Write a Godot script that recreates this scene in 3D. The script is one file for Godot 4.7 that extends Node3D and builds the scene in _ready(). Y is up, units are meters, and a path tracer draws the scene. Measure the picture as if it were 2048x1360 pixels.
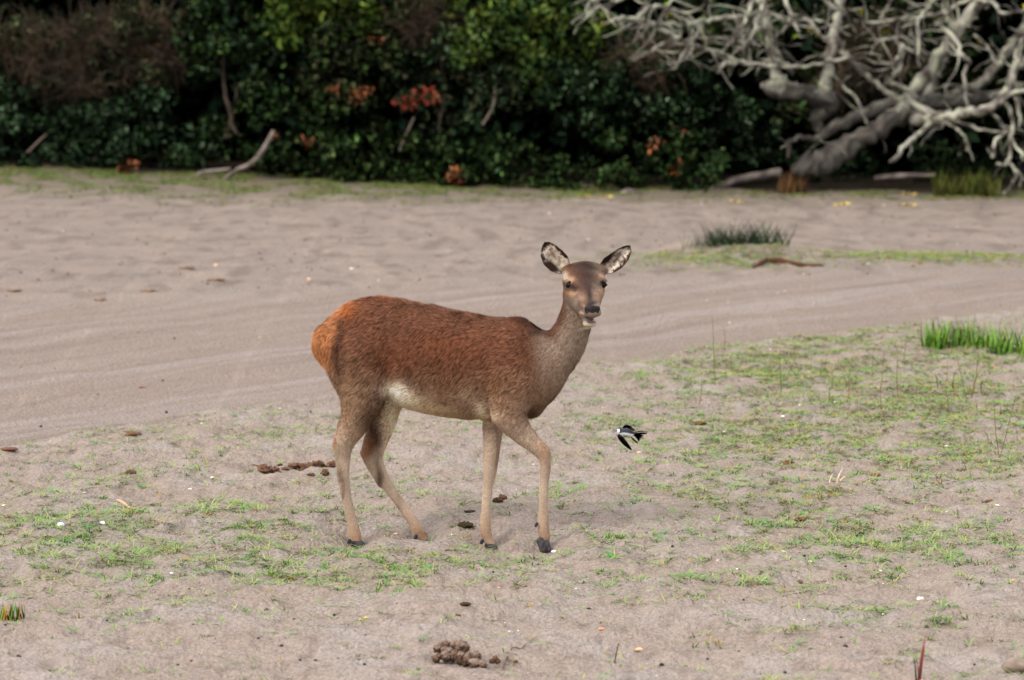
extends Node3D

# ---------------------------------------------------------------- view
const EYE_Y := 2.92            # eye above the sand
const EYE_Z := 18.0            # the deer stands at z = 0
const FPX := 7794.0            # focal length in pixels of a 2048 x 1360 frame
var pitch := atan(855.0 / 7794.0)
var rng := RandomNumberGenerator.new()
var names := {}

# ---------------------------------------------------------------- mesh builder
class MB:
	static var knots: FastNoiseLite = null
	var v := PackedVector3Array()
	var n := PackedVector3Array()
	var c := PackedColorArray()
	var ix := PackedInt32Array()
	func tri(a: Vector3, b: Vector3, d: Vector3, nn: Vector3, ca: Color, cb: Color, cd: Color) -> void:
		var k := v.size()
		v.append(a); v.append(b); v.append(d)
		n.append(nn); n.append(nn); n.append(nn)
		c.append(ca); c.append(cb); c.append(cd)
		ix.append(k); ix.append(k + 1); ix.append(k + 2)
	func add(vs: PackedVector3Array, ns: PackedVector3Array, cs: PackedColorArray, ids: PackedInt32Array) -> void:
		var k := v.size()
		v.append_array(vs); n.append_array(ns); c.append_array(cs)
		for i in ids:
			ix.append(i + k)
	# a swept tube with rounded ends; pts and radii may be uneven
	func tube(pts: Array, rad: Array, sides: int, col: Callable, rough := 0.0, seed_v := 1.0, flat_y := 1.0) -> void:
		var m := pts.size()
		var k0 := v.size()
		var side := Vector3.UP
		for i in m:
			var t: Vector3 = (pts[mini(i + 1, m - 1)] - pts[maxi(i - 1, 0)])
			t = t.normalized() if t.length() > 1e-7 else Vector3.RIGHT
			if i == 0:
				side = t.cross(Vector3(0.31, 0.2, 0.93)).normalized()
			side = (side - t * side.dot(t)).normalized()
			var up := t.cross(side)
			for s in sides:
				var a := TAU * s / sides
				var dir := side * cos(a) + up * sin(a)
				var r: float = rad[i]
				if rough > 0.0:
					if knots == null:
						knots = FastNoiseLite.new()
						knots.seed = 91
						knots.frequency = 1.0
						knots.fractal_octaves = 3
					r *= 1.0 + rough * 2.4 * knots.get_noise_3dv((pts[i] + dir * r) * (0.9 / maxf(r, 0.01)) + Vector3.ONE * seed_v)
				var p: Vector3 = pts[i] + Vector3(dir.x, dir.y * flat_y, dir.z) * r
				v.append(p); n.append(dir); c.append(col.call(p, dir))
			if i > 0:
				for s in sides:
					var s2 := (s + 1) % sides
					var a0 := k0 + (i - 1) * sides + s
					var a1 := k0 + (i - 1) * sides + s2
					var b0 := k0 + i * sides + s
					var b1 := k0 + i * sides + s2
					ix.append(a0); ix.append(b0); ix.append(a1)
					ix.append(a1); ix.append(b0); ix.append(b1)
		for e in 2:
			var i: int = 0 if e == 0 else m - 1
			var t2: Vector3 = (pts[0] - pts[1]) if e == 0 else (pts[m - 1] - pts[m - 2])
			t2 = t2.normalized()
			var tip: Vector3 = pts[i] + t2 * rad[i] * 0.5
			var kt := v.size()
			v.append(tip); n.append(t2); c.append(col.call(tip, t2))
			for s in sides:
				ix.append(kt)
				ix.append(k0 + i * sides + (s if e == 0 else (s + 1) % sides))
				ix.append(k0 + i * sides + ((s + 1) % sides if e == 0 else s))
	# a lumpy closed ball: centre, half axes (a basis), how lumpy
	func lump(at: Vector3, b: Basis, rings: int, segs: int, noise: FastNoiseLite, amp: float, freq: float, col: Callable) -> void:
		var k0 := v.size()
		var pv := PackedVector3Array()
		for i in rings + 1:
			for s in segs:
				var th := PI * i / rings
				var ph := TAU * s / segs
				var d := Vector3(sin(th) * cos(ph), cos(th), sin(th) * sin(ph))
				var q := noise.get_noise_3d(d.x * freq + at.x * 37.0, d.y * freq + at.y * 31.0, d.z * freq + at.z * 29.0)
				pv.append(at + b * (d * (1.0 + amp * q)))
		for i in rings + 1:
			for s in segs:
				var p := pv[i * segs + s]
				var du := pv[i * segs + (s + 1) % segs] - pv[i * segs + (s + segs - 1) % segs]
				var dv := pv[mini(i + 1, rings) * segs + s] - pv[maxi(i - 1, 0) * segs + s]
				var nn := dv.cross(du)
				nn = nn.normalized() if nn.length() > 1e-9 else (p - at).normalized()
				if nn.dot(p - at) < 0.0:
					nn = -nn
				v.append(p); n.append(nn); c.append(col.call(p, nn))
		for i in rings:
			for s in segs:
				var s2 := (s + 1) % segs
				var a0 := k0 + i * segs + s
				var a1 := k0 + i * segs + s2
				var b0 := a0 + segs
				var b1 := a1 + segs
				ix.append(a0); ix.append(b0); ix.append(a1)
				ix.append(a1); ix.append(b0); ix.append(b1)
	# a curved blade of grass
	func blade(p: Vector3, dir: Vector3, side: Vector3, length: float, w: float, droop: float, ca: Color, cb: Color, segs := 3) -> void:
		var k0 := v.size()
		for i in segs + 1:
			var t := float(i) / segs
			var q := p + dir * length * t + Vector3.DOWN * droop * length * t * t
			var hw := w * 0.5 * (1.0 - t * t * 0.95)
			var nn := side.cross(dir).normalized()
			if nn.y < 0.0:
				nn = -nn
			nn = (nn + Vector3.UP * 0.6).normalized()
			var cc := ca.lerp(cb, t)
			v.append(q - side * hw); v.append(q + side * hw)
			n.append(nn); n.append(nn); c.append(cc); c.append(cc)
			if i > 0:
				var a := k0 + (i - 1) * 2
				ix.append(a); ix.append(a + 2); ix.append(a + 1)
				ix.append(a + 1); ix.append(a + 2); ix.append(a + 3)
	func mesh(m: Material) -> ArrayMesh:
		var a := []
		a.resize(Mesh.ARRAY_MAX)
		a[Mesh.ARRAY_VERTEX] = v
		a[Mesh.ARRAY_NORMAL] = n
		a[Mesh.ARRAY_COLOR] = c
		a[Mesh.ARRAY_INDEX] = ix
		var o := ArrayMesh.new()
		o.add_surface_from_arrays(Mesh.PRIMITIVE_TRIANGLES, a)
		o.surface_set_material(0, m)
		return o

# ---------------------------------------------------------------- small helpers
func ray(u: float, v: float) -> Vector3:
	return Vector3(0, -sin(pitch), -cos(pitch)) * FPX + Vector3(u - 1024.0, 0, 0) + Vector3(0, cos(pitch), -sin(pitch)) * (680.0 - v)

func P(u: float, v: float, z: float) -> Vector3:          # the point of the upright plane z that is seen there
	var d := ray(u, v)
	return Vector3(0, EYE_Y, EYE_Z) + d * ((z - EYE_Z) / d.z)

func G(u: float, v: float, y := 0.0) -> Vector3:          # the point of the sand that is seen there
	var d := ray(u, v)
	var p := Vector3(0, EYE_Y, EYE_Z) + d * ((y - EYE_Y) / d.y)
	if hgrid.size():
		for i in 3:
			var y2 := ground_y(p.x, p.z)
			p = Vector3(0, EYE_Y, EYE_Z) + d * ((y2 - EYE_Y) / d.y)
		p.y = ground_y(p.x, p.z)
	return p

func pxm(z: float) -> float:                              # pixels per metre at that depth
	return FPX / (EYE_Z - z) * 0.994

func numbered(called: String) -> String:
	if not names.has(called):
		names[called] = 0
		return called
	names[called] += 1
	return "%s_%03d" % [called, names[called]]

func thing(called: String, label: String, category: String, at := Vector3.ZERO, group := "") -> Node3D:
	var o := Node3D.new()
	o.name = numbered(called)
	add_child(o, true)
	o.position = at
	tag(o, label, category, group)
	return o

func nth(i: int) -> String:
	var one := ["", "first", "second", "third", "fourth", "fifth", "sixth", "seventh", "eighth", "ninth", "tenth", "eleventh", "twelfth", "thirteenth", "fourteenth", "fifteenth", "sixteenth", "seventeenth", "eighteenth", "nineteenth"]
	if i < 20: return one[i]
	var tens := ["", "", "twent", "thirt", "fort", "fift"]
	return tens[i / 10] + ("ieth" if i % 10 == 0 else "y-" + one[i % 10])

func rank(list: Array, k: int, width := 1.0) -> String:      # its place from the left among things alike
	var n := 1
	for i in list.size():
		if list[i][0] < list[k][0] or (list[i][0] == list[k][0] and i < k): n += 1
	return "leftmost" if n == 1 else "rightmost" if n == list.size() else nth(n) + " from the left"

func tag(o: Node3D, label: String, category := "", group := "") -> void:
	o.set_meta("label", label)
	if category: o.set_meta("category", category)
	if group: o.set_meta("group", group)

func part(called: String, mb: MB, m: Material, parent: Node3D, stuff := false) -> MeshInstance3D:
	var o := MeshInstance3D.new()
	o.name = called
	o.mesh = mb.mesh(m)
	parent.add_child(o, true)
	if stuff: o.set_meta("kind", "stuff")
	return o

func single(called: String, mb: MB, m: Material, label: String, category: String, group := "", at := Vector3.ZERO) -> MeshInstance3D:
	var o := MeshInstance3D.new()
	o.name = numbered(called)
	o.mesh = mb.mesh(m)
	o.position = at
	add_child(o, true)
	tag(o, label, category, group)
	return o

func mat(rough := 0.9, spec := 0.3, base := Color.WHITE) -> StandardMaterial3D:
	var m := StandardMaterial3D.new()
	m.albedo_color = base
	m.vertex_color_use_as_albedo = true
	m.roughness = rough
	m.metallic_specular = spec
	m.cull_mode = BaseMaterial3D.CULL_DISABLED
	return m

func scatter(called: String, mesh: Mesh, xf: Array, cols: Array, parent: Node3D) -> MultiMeshInstance3D:
	var mm := MultiMesh.new()
	mm.transform_format = MultiMesh.TRANSFORM_3D
	mm.use_colors = true
	mm.mesh = mesh
	mm.instance_count = xf.size()
	var b := PackedFloat32Array()
	b.resize(xf.size() * 16)
	for i in xf.size():
		var t: Transform3D = xf[i]
		var q: Color = cols[i]
		var k := i * 16
		b[k] = t.basis.x.x; b[k + 1] = t.basis.y.x; b[k + 2] = t.basis.z.x; b[k + 3] = t.origin.x
		b[k + 4] = t.basis.x.y; b[k + 5] = t.basis.y.y; b[k + 6] = t.basis.z.y; b[k + 7] = t.origin.y
		b[k + 8] = t.basis.x.z; b[k + 9] = t.basis.y.z; b[k + 10] = t.basis.z.z; b[k + 11] = t.origin.z
		b[k + 12] = q.r; b[k + 13] = q.g; b[k + 14] = q.b; b[k + 15] = 1.0
	mm.buffer = b
	var o := MultiMeshInstance3D.new()
	o.name = called
	o.multimesh = mm
	parent.add_child(o, true)
	o.set_meta("kind", "stuff")
	return o

func nz(seed_v: int, freq: float, oct := 3) -> FastNoiseLite:
	var f := FastNoiseLite.new()
	f.seed = seed_v
	f.noise_type = FastNoiseLite.TYPE_SIMPLEX_SMOOTH
	f.frequency = freq
	f.fractal_octaves = oct
	return f

func s8(r: float, g: float, b: float) -> Color:           # a colour named by its 0..255 sRGB values, made linear
	return Color(r / 255.0, g / 255.0, b / 255.0).srgb_to_linear()

func rnd_dir() -> Vector3:
	var z := rng.randf_range(-1, 1)
	var a := rng.randf() * TAU
	var r := sqrt(1.0 - z * z)
	return Vector3(r * cos(a), z, r * sin(a))

func smooth_path(pts: Array, rad: Array, step: int) -> Array:   # Catmull-Rom through points and radii
	var op := []
	var orr := []
	var m := pts.size()
	for i in m - 1:
		var p0: Vector3 = pts[maxi(i - 1, 0)]
		var p1: Vector3 = pts[i]
		var p2: Vector3 = pts[i + 1]
		var p3: Vector3 = pts[mini(i + 2, m - 1)]
		for s in step:
			var t := float(s) / step
			op.append(0.5 * ((2.0 * p1) + (p2 - p0) * t + (2.0 * p0 - 5.0 * p1 + 4.0 * p2 - p3) * t * t + (3.0 * p1 - p0 - 3.0 * p2 + p3) * t * t * t))
			orr.append(lerpf(rad[i], rad[i + 1], t))
	op.append(pts[m - 1])
	orr.append(rad[m - 1])
	return [op, orr]

# ---------------------------------------------------------------- implicit surfaces
# bone: [a, ra, b, rb, depth scale, blend]
func sdf_mesh(bones: Array, carves: Array, cell: float) -> Array:
	var lo := Vector3(1e9, 1e9, 1e9)
	var hi := -lo
	var kmax := 0.0
	for q in bones:
		var r := maxf(q[1], q[3]) * maxf(1.0, q[4])
		lo = lo.min(q[0] - Vector3.ONE * r).min(q[2] - Vector3.ONE * r)
		hi = hi.max(q[0] + Vector3.ONE * r).max(q[2] + Vector3.ONE * r)
		kmax = maxf(kmax, q[5])
	var pad := kmax * 0.6 + cell * 4.0
	lo -= Vector3.ONE * pad
	hi += Vector3.ONE * pad
	var nx := int((hi.x - lo.x) / cell) + 2
	var ny := int((hi.y - lo.y) / cell) + 2
	var nzz := int((hi.z - lo.z) / cell) + 2
	var f := PackedFloat32Array()
	f.resize(nx * ny * nzz)
	f.fill(1.0)
	# chains of bones are joined plainly, then blended with what is there
	var tmp := PackedFloat32Array()
	tmp.resize(f.size())
	var touched := PackedInt32Array()
	var groups := []
	for q in bones:
		if groups.is_empty() or q.size() < 7 or groups[-1][0][6] != q[6]:
			groups.append([q])
		else:
			groups[-1].append(q)
	for g in groups:
		tmp.fill(9.0)
		touched.clear()
		var kk: float = g[0][5]
		var m: float = kk + cell * 3.0
		for q in g:
			var a: Vector3 = q[0]
			var b: Vector3 = q[2]
			var ra: float = q[1]
			var dr: float = q[3] - ra
			var sz: float = q[4]
			var r := maxf(q[1], q[3]) * maxf(1.0, sz) + m
			var l2 := a.min(b) - Vector3.ONE * r
			var h2 := a.max(b) + Vector3.ONE * r
			var i0 := maxi(0, int((l2.x - lo.x) / cell)); var i1 := mini(nx - 1, int((h2.x - lo.x) / cell) + 1)
			var j0 := maxi(0, int((l2.y - lo.y) / cell)); var j1 := mini(ny - 1, int((h2.y - lo.y) / cell) + 1)
			var k0 := maxi(0, int((l2.z - lo.z) / cell)); var k1 := mini(nzz - 1, int((h2.z - lo.z) / cell) + 1)
			var e := b - a
			var inv := 1.0 / maxf(e.length_squared(), 1e-9)
			var isz := 1.0 / sz
			for k in range(k0, k1 + 1):
				var dz := lo.z + k * cell - a.z
				for j in range(j0, j1 + 1):
					var dy := lo.y + j * cell - a.y
					var row := nx * (j + ny * k)
					var part_t := dy * e.y + dz * e.z
					for i in range(i0, i1 + 1):
						var dx := lo.x + i * cell - a.x
						var t := clampf((dx * e.x + part_t) * inv, 0.0, 1.0)
						var qx := dx - e.x * t
						var qy := dy - e.y * t
						var qz := (dz - e.z * t) * isz
						var d := sqrt(qx * qx + qy * qy + qz * qz) - ra - dr * t
						if d < m:
							var o := tmp[row + i]
							if o > 8.0:
								touched.append(row + i)
							if d < o:
								tmp[row + i] = d
		for at in touched:
			var d := tmp[at]
			var old := f[at]
			var h := maxf(kk - absf(old - d), 0.0)
			f[at] = minf(old, d) - h * h * 0.25 / kk
	if not carves.is_empty():
		for q in carves:
			var a: Vector3 = q[0]
			var b: Vector3 = q[2]
			var ra: float = q[1]
			var dr: float = q[3] - ra
			var sz: float = q[4]
			var kk: float = q[5]
			var m: float = kk + cell * 3.0
			var r := maxf(q[1], q[3]) * maxf(1.0, sz) + m
			var l2 := a.min(b) - Vector3.ONE * r
			var h2 := a.max(b) + Vector3.ONE * r
			var i0 := maxi(0, int((l2.x - lo.x) / cell)); var i1 := mini(nx - 1, int((h2.x - lo.x) / cell) + 1)
			var j0 := maxi(0, int((l2.y - lo.y) / cell)); var j1 := mini(ny - 1, int((h2.y - lo.y) / cell) + 1)
			var k0 := maxi(0, int((l2.z - lo.z) / cell)); var k1 := mini(nzz - 1, int((h2.z - lo.z) / cell) + 1)
			var e := b - a
			var inv := 1.0 / maxf(e.length_squared(), 1e-9)
			var isz := 1.0 / sz
			for k in range(k0, k1 + 1):
				var dz := lo.z + k * cell - a.z
				for j in range(j0, j1 + 1):
					var dy := lo.y + j * cell - a.y
					var row := nx * (j + ny * k)
					var part_t := dy * e.y + dz * e.z
					for i in range(i0, i1 + 1):
						var dx := lo.x + i * cell - a.x
						var t := clampf((dx * e.x + part_t) * inv, 0.0, 1.0)
						var qx := dx - e.x * t
						var qy := dy - e.y * t
						var qz := (dz - e.z * t) * isz
						var d := sqrt(qx * qx + qy * qy + qz * qz) - ra - dr * t
						if d < m:
							f[row + i] = maxf(f[row + i], -d)
	var id := PackedInt32Array()
	id.resize(f.size())
	id.fill(-1)
	var vs := PackedVector3Array()
	var lim := cell * 3.0
	var off := [0, 1, nx, nx + 1, nx * ny, nx * ny + 1, nx * ny + nx, nx * ny + nx + 1]
	var edges := [[0, 1], [2, 3], [4, 5], [6, 7], [0, 2], [1, 3], [4, 6], [5, 7], [0, 4], [1, 5], [2, 6], [3, 7]]
	for k in nzz - 1:
		for j in ny - 1:
			var row := nx * (j + ny * k)
			for i in nx - 1:
				var v0 := f[row + i]
				if v0 > lim or v0 < -lim:
					continue
				var inside := 0
				for o in off:
					if f[row + i + o] < 0.0:
						inside += 1
				if inside == 0 or inside == 8:
					continue
				var sum := Vector3.ZERO
				var cnt := 0
				for eg in edges:
					var fa := f[row + i + off[eg[0]]]
					var fb := f[row + i + off[eg[1]]]
					if (fa < 0.0) != (fb < 0.0):
						var t := fa / (fa - fb)
						var pa := Vector3(eg[0] & 1, (eg[0] >> 1) & 1, eg[0] >> 2)
						var pb := Vector3(eg[1] & 1, (eg[1] >> 1) & 1, eg[1] >> 2)
						sum += pa.lerp(pb, t)
						cnt += 1
				id[row + i] = vs.size()
				vs.append(lo + (Vector3(i, j, k) + sum / cnt) * cell)
	var ids := PackedInt32Array()
	var sx := 1
	var sy := nx
	var szz := nx * ny
	for k in range(1, nzz - 1):
		for j in range(1, ny - 1):
			var row := nx * (j + ny * k)
			for i in range(1, nx - 1):
				if id[row + i] < 0 and absf(f[row + i]) > lim:
					continue
				var g := row + i
				var in0 := f[g] < 0.0
				for ax in 3:
					var st: int = [sx, sy, szz][ax]
					var in1 := f[g + st] < 0.0
					if in0 == in1:
						continue
					var u: int = [sy, szz, sx][ax]
					var w: int = [szz, sx, sy][ax]
					var q0 := id[g]
					var q1 := id[g - u]
					var q2 := id[g - u - w]
					var q3 := id[g - w]
					if q0 < 0 or q1 < 0 or q2 < 0 or q3 < 0:
						continue
					if in0:
						ids.append_array(PackedInt32Array([q0, q2, q1, q0, q3, q2]))
					else:
						ids.append_array(PackedInt32Array([q0, q1, q2, q0, q2, q3]))
	var ns := PackedVector3Array()
	ns.resize(vs.size())
	for t in range(0, ids.size(), 3):
		var fn := (vs[ids[t + 2]] - vs[ids[t]]).cross(vs[ids[t + 1]] - vs[ids[t]])
		ns[ids[t]] += fn; ns[ids[t + 1]] += fn; ns[ids[t + 2]] += fn
	for i in ns.size():
		ns[i] = ns[i].normalized()
	return [vs, ns, ids]

# ---------------------------------------------------------------- ground
var gx := PackedFloat32Array()
var gz := PackedFloat32Array()
var hgrid := PackedFloat32Array()
var edge_pts := []
var far_pts := []
var base_pts := []
var n_big := nz(11, 0.55, 3)
var n_mid := nz(12, 2.4, 3)
var n_fine := nz(13, 8.0, 3)
var n_col := nz(14, 1.3, 4)
var n_grass := nz(15, 3.2, 3)
var grass_spots := []

func line_z(pts: Array, x: float) -> float:
	if x <= pts[0].x:
		return pts[0].z + (pts[1].z - pts[0].z) / (pts[1].x - pts[0].x) * (x - pts[0].x)
	for i in pts.size() - 1:
		if x <= pts[i + 1].x:
			var t: float = (x - pts[i].x) / (pts[i + 1].x - pts[i].x)
			return lerpf(pts[i].z, pts[i + 1].z, t)
	var m: int = pts.size()
	return pts[m - 1].z + (pts[m - 1].z - pts[m - 2].z) / (pts[m - 1].x - pts[m - 2].x) * (x - pts[m - 1].x)

func ground_y(x: float, z: float) -> float:
	var i := clampi(gx.bsearch(x, false) - 1, 0, gx.size() - 2)
	var j := clampi(gz.bsearch(z, false) - 1, 0, gz.size() - 2)
	var tx := clampf((x - gx[i]) / (gx[i + 1] - gx[i]), 0, 1)
	var tz := clampf((z - gz[j]) / (gz[j + 1] - gz[j]), 0, 1)
	var w := gx.size()
	return lerpf(lerpf(hgrid[j * w + i], hgrid[j * w + i + 1], tx), lerpf(hgrid[(j + 1) * w + i], hgrid[(j + 1) * w + i + 1], tx), tz)

func stamp(at: Vector3, rx: float, rz: float, turn: float, depth: float, rim: float) -> void:
	var R := maxf(rx, rz) * 2.0
	var w := gx.size()
	var i0 := maxi(gx.bsearch(at.x - R), 0); var i1 := mini(gx.bsearch(at.x + R), w - 1)
	var j0 := maxi(gz.bsearch(at.z - R), 0); var j1 := mini(gz.bsearch(at.z + R), gz.size() - 1)
	var ct := cos(turn)
	var st := sin(turn)
	for j in range(j0, j1 + 1):
		for i in range(i0, i1 + 1):
			var dx := gx[i] - at.x
			var dz := gz[j] - at.z
			var a := (dx * ct + dz * st) / rx
			var b := (-dx * st + dz * ct) / rz
			var d := a * a + b * b
			if d < 4.0:
				hgrid[j * w + i] += -depth * exp(-d * 1.6) + rim * exp(-pow(sqrt(d) - 1.15, 2.0) * 9.0)

func grass_density(x: float, z: float) -> float:
	var s := 0.0
	for q in grass_spots:
		var dx: float = (x - q[0]) / q[2]
		var dz: float = (z - q[1]) / q[3]
		var d := dx * dx + dz * dz
		if d < 4.0:
			s = maxf(s, q[4] * exp(-d * 0.9))
	return s

func rough_at(x: float, z: float) -> Array:      # [how trampled, share of track, share of back strip]
	var e := (z - line_z(edge_pts, x)) * 0.72
	var fz := z - line_z(far_pts, x)
	var near := smoothstep(-0.05, 0.22, e)
	var back := 1.0 - smoothstep(-0.6, 0.5, fz)
	var track := (1.0 - near) * (1.0 - back)
	return [near, track, back, e, fz]

func make_ground() -> void:
	for p in [[0, 905], [250, 866], [480, 826], [690, 797], [900, 776], [1100, 752], [1270, 733], [1400, 706], [1560, 684], [1720, 668], [1900, 642], [2048, 622]]:
		edge_pts.append(G(p[0], p[1]))
	for p in [[0, 612], [300, 606], [650, 590], [1280, 575], [1700, 556], [2048, 548]]:
		far_pts.append(G(p[0], p[1]))
	for p in [[0, 338], [250, 350], [500, 360], [750, 368], [1000, 377], [1200, 386], [1600, 397], [2048, 401]]:
		base_pts.append(G(p[0], p[1]))
	for q in [[150, 1080, 220, 45, .8], [330, 1130, 300, 50, .75], [480, 1060, 200, 40, .65], [60, 1170, 100, 40, .6], [640, 1165, 260, 45, .75], [900, 1145, 200, 35, .55], [260, 1240, 200, 25, .35], [600, 880, 220, 35, .4], [250, 895, 200, 35, .3], [1110, 1010, 90, 25, .5],
			[1250, 870, 130, 45, .65], [1600, 760, 330, 60, .9], [1850, 830, 300, 70, 1.0], [1550, 890, 320, 55, .9], [1900, 930, 250, 55, .8], [1500, 1000, 300, 45, .5], [1800, 1110, 350, 50, .7], [1600, 1070, 250, 35, .6], [1400, 1180, 350, 40, .4], [1950, 720, 200, 40, .8], [1400, 720, 150, 20, .5],
			[1450, 532, 190, 13, 1.1], [1850, 525, 260, 13, 1.25], [1050, 860, 200, 35, .35], [750, 1020, 200, 50, .25], [1250, 1120, 200, 40, .4], [200, 985, 240, 50, .3], [1750, 1250, 200, 25, .35], [480, 1255, 120, 20, .3], [1700, 690, 250, 18, .8]]:
		var g := G(q[0], q[1])
		var s := pxm(g.z)
		var tilt: float = (G(q[0], q[1] - q[3]).z - G(q[0], q[1] + q[3]).z) * -0.5
		grass_spots.append([g.x, g.z, q[2] / s, tilt, q[4]])
	for x in [-400.0, -120.0, -50.0, -25.0, -14.0, -10.0]: gx.append(x)
	var x := -8.0
	while x < 8.0:
		gx.append(x)
		x += 0.018 if absf(x) < 2.6 else (0.026 if absf(x) < 3.6 else 0.05)
	for q in [8.4, 10.0, 14.0, 25.0, 50.0, 120.0, 400.0]: gx.append(q)
	for q in [-400.0, -200.0, -100.0, -60.0, -48.0, -42.0, -38.0, -36.0, -34.0, -33.0, -32.0, -31.0, -30.0, -29.0, -28.0]: gz.append(q)
	var z := -27.4
	while z < 4.6:
		gz.append(z)
		z += 0.09 if z < -12.0 else (0.045 if z < -4.0 else 0.021)
	for q in [5.0, 6.0, 8.0, 12.0, 20.0, 40.0, 100.0, 400.0]: gz.append(q)
	var w := gx.size()
	hgrid.resize(w * gz.size())
	for j in gz.size():
		for i in w:
			var px := gx[i]
			var pz := gz[j]
			if absf(px) > 9.0 or pz > 5.5 or pz < -27.5:
				var far_y := 0.0
				if pz < -31.0:
					far_y = smoothstep(-31.0, -48.0, pz) * 7.0  # unseen bank, added to block the sky behind the wood
				hgrid[j * w + i] = far_y
				continue
			var r := rough_at(px, pz)
			var y := 0.03 * n_big.get_noise_2d(px, pz)
			y += r[0] * (0.046 * n_mid.get_noise_2d(px * 0.7, pz * 0.6) + 0.020 * n_fine.get_noise_2d(px * 0.8, pz * 0.8))
			y += r[2] * (0.018 * n_mid.get_noise_2d(px * 0.7, pz * 0.35) + 0.012 * n_fine.get_noise_2d(px, pz * 0.7))
			y += r[1] * 0.004 * n_fine.get_noise_2d(px * 0.8, pz * 0.5)
			y += 0.055 * smoothstep(-0.03, 0.16, r[3])                                     # the lip beside the track
			if r[1] > 0.01:
				var across: float = -r[3]
				y += r[1] * (0.008 * sin(across * 4.2 + 1.5 * n_big.get_noise_2d(px, pz)) + 0.016 * n_big.get_noise_2d(across * 6.0, px * 0.2) + 0.010 * n_big.get_noise_2d(across * 17.0, px * 0.35 + 30.0))
			y += 0.055 * r[2]
			hgrid[j * w + i] = y
	rng.seed = 5
	for i in 1500:                                                                        # hoof prints
		var px := rng.randf_range(-4.2, 4.2)
		var pz := rng.randf_range(-8.5, 4.4)
		var r := rough_at(px, pz)
		if r[0] < 0.9:
			continue
		stamp(Vector3(px, 0, pz), rng.randf_range(0.03, 0.07), rng.randf_range(0.04, 0.11), rng.randf() * TAU, rng.randf_range(0.006, 0.03), rng.randf_range(0.002, 0.011))
	for i in 3600:                                                                         # scuffs
		var px := rng.randf_range(-3.6, 3.6)
		var pz := rng.randf_range(-7.0, 4.2)
		if rough_at(px, pz)[0] < 0.9 or n_mid.get_noise_2d(px + 11.0, pz) < 0.0:
			continue
		stamp(Vector3(px, 0, pz), rng.randf_range(0.018, 0.04), rng.randf_range(0.025, 0.06), rng.randf() * TAU, rng.randf_range(0.006, 0.02), rng.randf_range(0.002, 0.008))
	for i in 700:
		var px := rng.randf_range(-6, 6)
		var pz := rng.randf_range(-21, -10)
		if rough_at(px, pz)[2] < 0.6:
			continue
		stamp(Vector3(px, 0, pz), rng.randf_range(0.06, 0.16), rng.randf_range(0.08, 0.2), rng.randf() * TAU, rng.randf_range(0.003, 0.016), rng.randf_range(0.001, 0.006))
	for i in 50:                                                                           # scrapes on the track
		var px := rng.randf_range(-4, 4)
		var pz := rng.randf_range(-11, -4)
		if rough_at(px, pz)[1] < 0.7:
			continue
		stamp(Vector3(px, 0, pz), rng.randf_range(0.08, 0.2), rng.randf_range(0.05, 0.1), rng.randf() * 0.6 + 0.5, rng.randf_range(0.004, 0.015), 0.004)
	var g0 := G(1450, 500)                                                                 # the little mound that carries the rushes
	stamp(g0, 0.55, 0.35, 0.2, -0.16, 0.0)
	stamp(G(1540, 512), 0.6, 0.3, 0.2, -0.10, 0.0)
	stamp(G(1250, 1090), 0.16, 0.12, 0.0, 0.03, 0.01)
	stamp(G(1150, 1045), 0.22, 0.12, 0.3, 0.03, 0.012)
	stamp(G(430, 985), 0.10, 0.16, 0.0, 0.03, 0.012)
	stamp(G(1090, 1112), 0.10, 0.14, 0.5, 0.03, 0.012)
	for q in HOOVES:                                                                       # the sand meets each foot
		var p := P(q[0], q[1], q[2])
		var d := p.y - ground_y(p.x, p.z)
		stamp(Vector3(p.x, 0, p.z + 0.10), 0.13, 0.30, 0.0, -d * 1.1, 0.0)
	for q in HOOVES:
		var p := P(q[0], q[1], q[2])
		for i in 3:                                                                    # ... and lies no higher just before it
			var f := Vector3(p.x, 0, p.z + 0.06 * i)
			var d := minf(p.y - ground_y(f.x, f.z), 0.03) if i == 0 else minf(p.y + 0.004 - ground_y(f.x, f.z), 0.0)
			stamp(f, 0.07, 0.07, 0.0, -d, 0.0)
	var mb := MB.new()
	mb.v.resize(hgrid.size()); mb.n.resize(hgrid.size()); mb.c.resize(hgrid.size())
	var sand := Color(0.360, 0.286, 0.232)
	var track_c := Color(0.322, 0.252, 0.205)
	var pale := Color(0.385, 0.325, 0.280)
	var damp := Color(0.20, 0.155, 0.125)
	var turf := Color(0.165, 0.145, 0.078)
	var litter := Color(0.05, 0.038, 0.026)
	var dz_i := 0
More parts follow.
